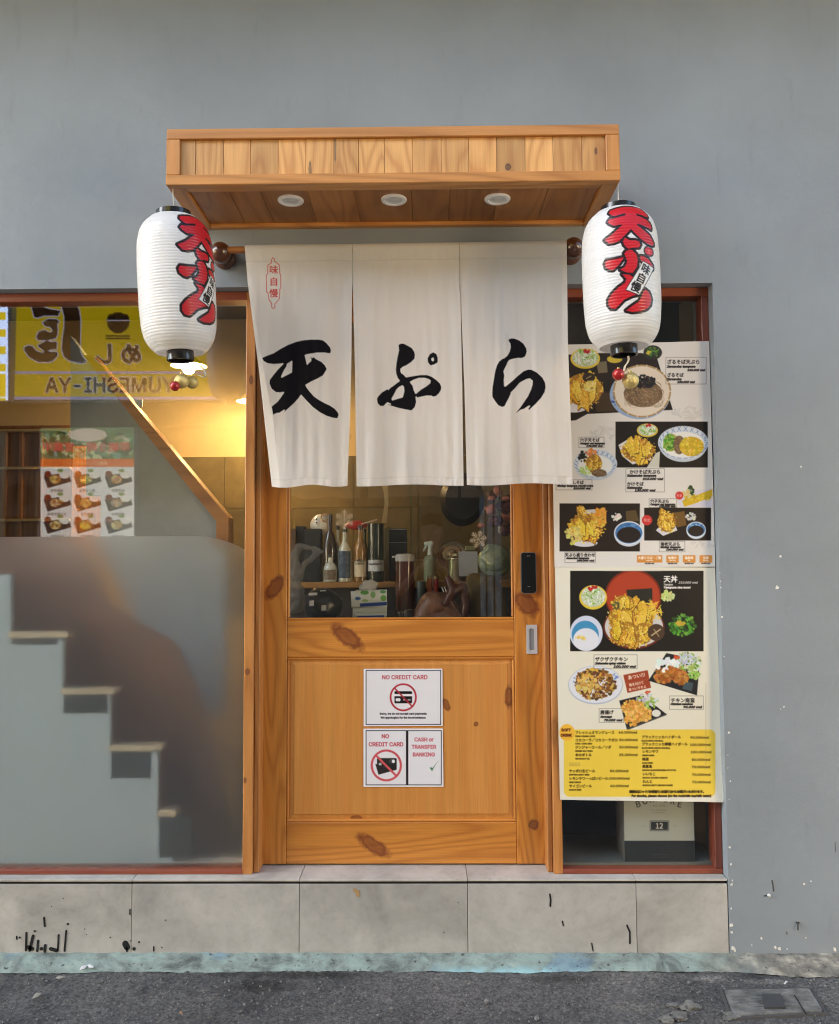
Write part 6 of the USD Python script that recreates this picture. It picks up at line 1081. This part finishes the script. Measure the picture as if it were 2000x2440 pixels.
# grit
gv, gf = [], []; base = trimesh.creation.icosphere(0, 1.)
for i in range(1500):
    x, y = rng.uniform(-1.6, 1.6), -rng.uniform(.13, .62); r = abs(rng.normal(.0016, .0012))+.0009
    if rng.random() < .02: r *= 2
    v = base.vertices*r*rng.uniform(.6, 1.3, (12, 3))+[x, y, r*.3-.001]; gf.append(base.faces+12*i); gv.append(v)
grt = single('grit', trimesh.Trimesh(np.vstack(gv), np.vstack(gf), process=False), mat('pale_grit', (.20, .195, .185), .8, var=.6, scale=200.), 'fine pale grit scattered over the asphalt', 'grit', kind='stuff')
sc_ = at(1902, 2204, -.006); sw = thing('screw', 'black screw standing out of the grey wall at the lower right', 'screw', sc_)
obj('shank', tube([at(1902, 2200, -.004), at(1902, 2217, -.012)], .0026, 10), INK, sw); obj('head', cyl(at(1902, 2200, -.004), at(1902, 2197, -.003), .0062, n=14), INK, sw)
wp = at(1833, 2134, -.004); single('wall_plug', blob(wp, .006, 3, .3, 2), CHIP, 'small white plug in the grey wall beside a dark mark', 'plug')

# ------------------------------------------------------------------ the person taking the picture, seen only as a dim reflection in the door glass
per = thing('person', 'person in dark clothes holding up a phone, dimly mirrored in the door glass', 'person', (0, -3.66, 0))
def A(*p): return np.array(p, float)
hx, hy_, hz = .02, -3.62, 1.70
bones = [((A(hx, hy_, hz+.03), .092), (A(hx, hy_+.01, hz-.06), .072)), ((A(hx, hy_+.035, hz-.03), .062), (A(hx, hy_+.03, hz-.09), .045)), ((A(hx, hy_+.098, hz-.01), .010), (A(hx, hy_+.108, hz-.04), .014)),
         ((A(hx-.082, hy_, hz-.01), .016), (A(hx-.08, hy_, hz-.04), .012)), ((A(hx+.082, hy_, hz-.01), .016), (A(hx+.08, hy_, hz-.04), .012)), ((A(hx, hy_-.01, hz-.08), .056), (A(hx, -3.66, 1.50), .060)),
         ((A(hx, -3.66, 1.46), .075), (A(hx, -3.66, 1.25), .135)), ((A(hx, -3.66, 1.25), .135), (A(hx, -3.66, .98), .135))]
cloth = [((A(-.13, -3.66, 1.45), .075), (A(.17, -3.66, 1.45), .075)), ((A(-.06, -3.66, 1.42), .12), (A(-.03, -3.66, 1.02), .14)), ((A(.10, -3.66, 1.42), .12), (A(.07, -3.66, 1.02), .14))]
trou = [((A(-.05, -3.66, .98), .14), (A(.09, -3.66, .98), .14))]
for sgn in (-1, 1):
    sh, el, wr_ = A(hx+.19*sgn, -3.66, 1.43), A(hx+.27*sgn, -3.52, 1.20), A(hx+.085*sgn, -3.26, 1.40)
    bones += [((sh, .058), (el, .042)), ((el, .042), (wr_, .028))]; cloth += [((sh, .068), (sh*.35+el*.65, .056))]
    hip, kn, an = A(hx+.09*sgn, -3.66, .93), A(hx+.10*sgn, -3.63, .50), A(hx+.11*sgn, -3.67, .09)
    bones += [((hip, .10), (kn, .055)), ((kn, .055), (an, .04)), ((an, .042), (an+A(0, .15, -.045), .032))]; trou += [((hip, .115), (kn, .072)), ((kn, .072), (an+A(0, 0, .02), .062))]
    pm = A(hx+.066*sgn, -3.205, 1.425); bones += [((wr_, .027), (pm, .024))]
    for k, ln in enumerate((.040, .046, .043, .034)):
        b0 = pm+A(.004*sgn, .012, .022-.018*k); b1 = b0+A(-.012*sgn, .018, .004); b2 = b1+A(-ln*.5*sgn, .003, 0); bones += [((b0, .0095), (b1, .009)), ((b1, .009), (b2, .0078))]
    bones += [((pm+A(-.006*sgn, -.008, .018), .011), (pm+A(-.030*sgn, -.006, .030), .0085))]
obj('body', chain(bones, .014), mat('skin', (.46, .27, .19), .5, sss=.1), per, True)
obj('shirt', chain(cloth, .03), mat('dark_shirt', (.05, .052, .058), .8), per, True)
obj('trousers', chain(trou, .03), mat('dark_trousers', (.03, .032, .04), .85), per, True)
hr_ = chain([((A(hx, hy_-.012, hz+.055), .093), (A(hx, hy_-.035, hz-.01), .080)), ((A(hx-.02, hy_+.01, hz+.075), .078), (A(hx+.02, hy_+.01, hz+.075), .078))], .02); obj('hair', hr_, mat('dark_hair', (.012, .010, .009), .6), per, True)
for sgn in (-1, 1): obj('eye', trimesh.creation.icosphere(2, .011).apply_translation([hx+.032*sgn, hy_+.083, hz+.0]), mat('eye_white', (.7, .7, .68), .2), per, True)
obj('mouth', bx(hx-.022, hx+.022, hy_+.088, hy_+.094, hz-.082, hz-.075, .002), mat('lips', (.34, .12, .10), .5), per)
single('phone', bx(hx-.036, hx+.036, -3.170, -3.162, 1.352, 1.452, .003), mat('phone_black', (.012, .012, .013), .2), 'dark phone held up by the person mirrored in the door glass', 'phone')

# brown cupboard at the back of the room, left in the wide window
CBW = wood('cupboard_wood', 'z', (.30, .13, .045), (.16, .06, .02), rings=40., vary=.1, seed=80)
cy_ = 1.75; cu = thing('cupboard', 'brown wooden cupboard with pale shelf edges at the left of the wide window', 'cupboard', at(60, 1280, cy_))
X0, X1 = float(at(-160, 1200, cy_)[0]), float(at(166, 1200, cy_)[0])
obj('carcass', bx(X0, X1, cy_+.03, RB-.005, ZS, float(at(60, 1012, cy_)[2])), CBW, cu)
for py in (1022, 1112, 1236): zz = float(at(60, py, cy_)[2]); obj('shelf_edge', bx(X0+.003, X1-.003, cy_, cy_+.0295, zz-.016, zz, .002), mat('pale_shelf_edge', (.50, .40, .26), .5), cu)
for q in (8, 46, 94): xx = float(at(q, 1150, cy_)[0]); obj('upright', bx(xx-.012, xx+.012, cy_+.006, cy_+.0298, ZS, float(at(60, 1028, cy_)[2]), .002), CBW, cu)
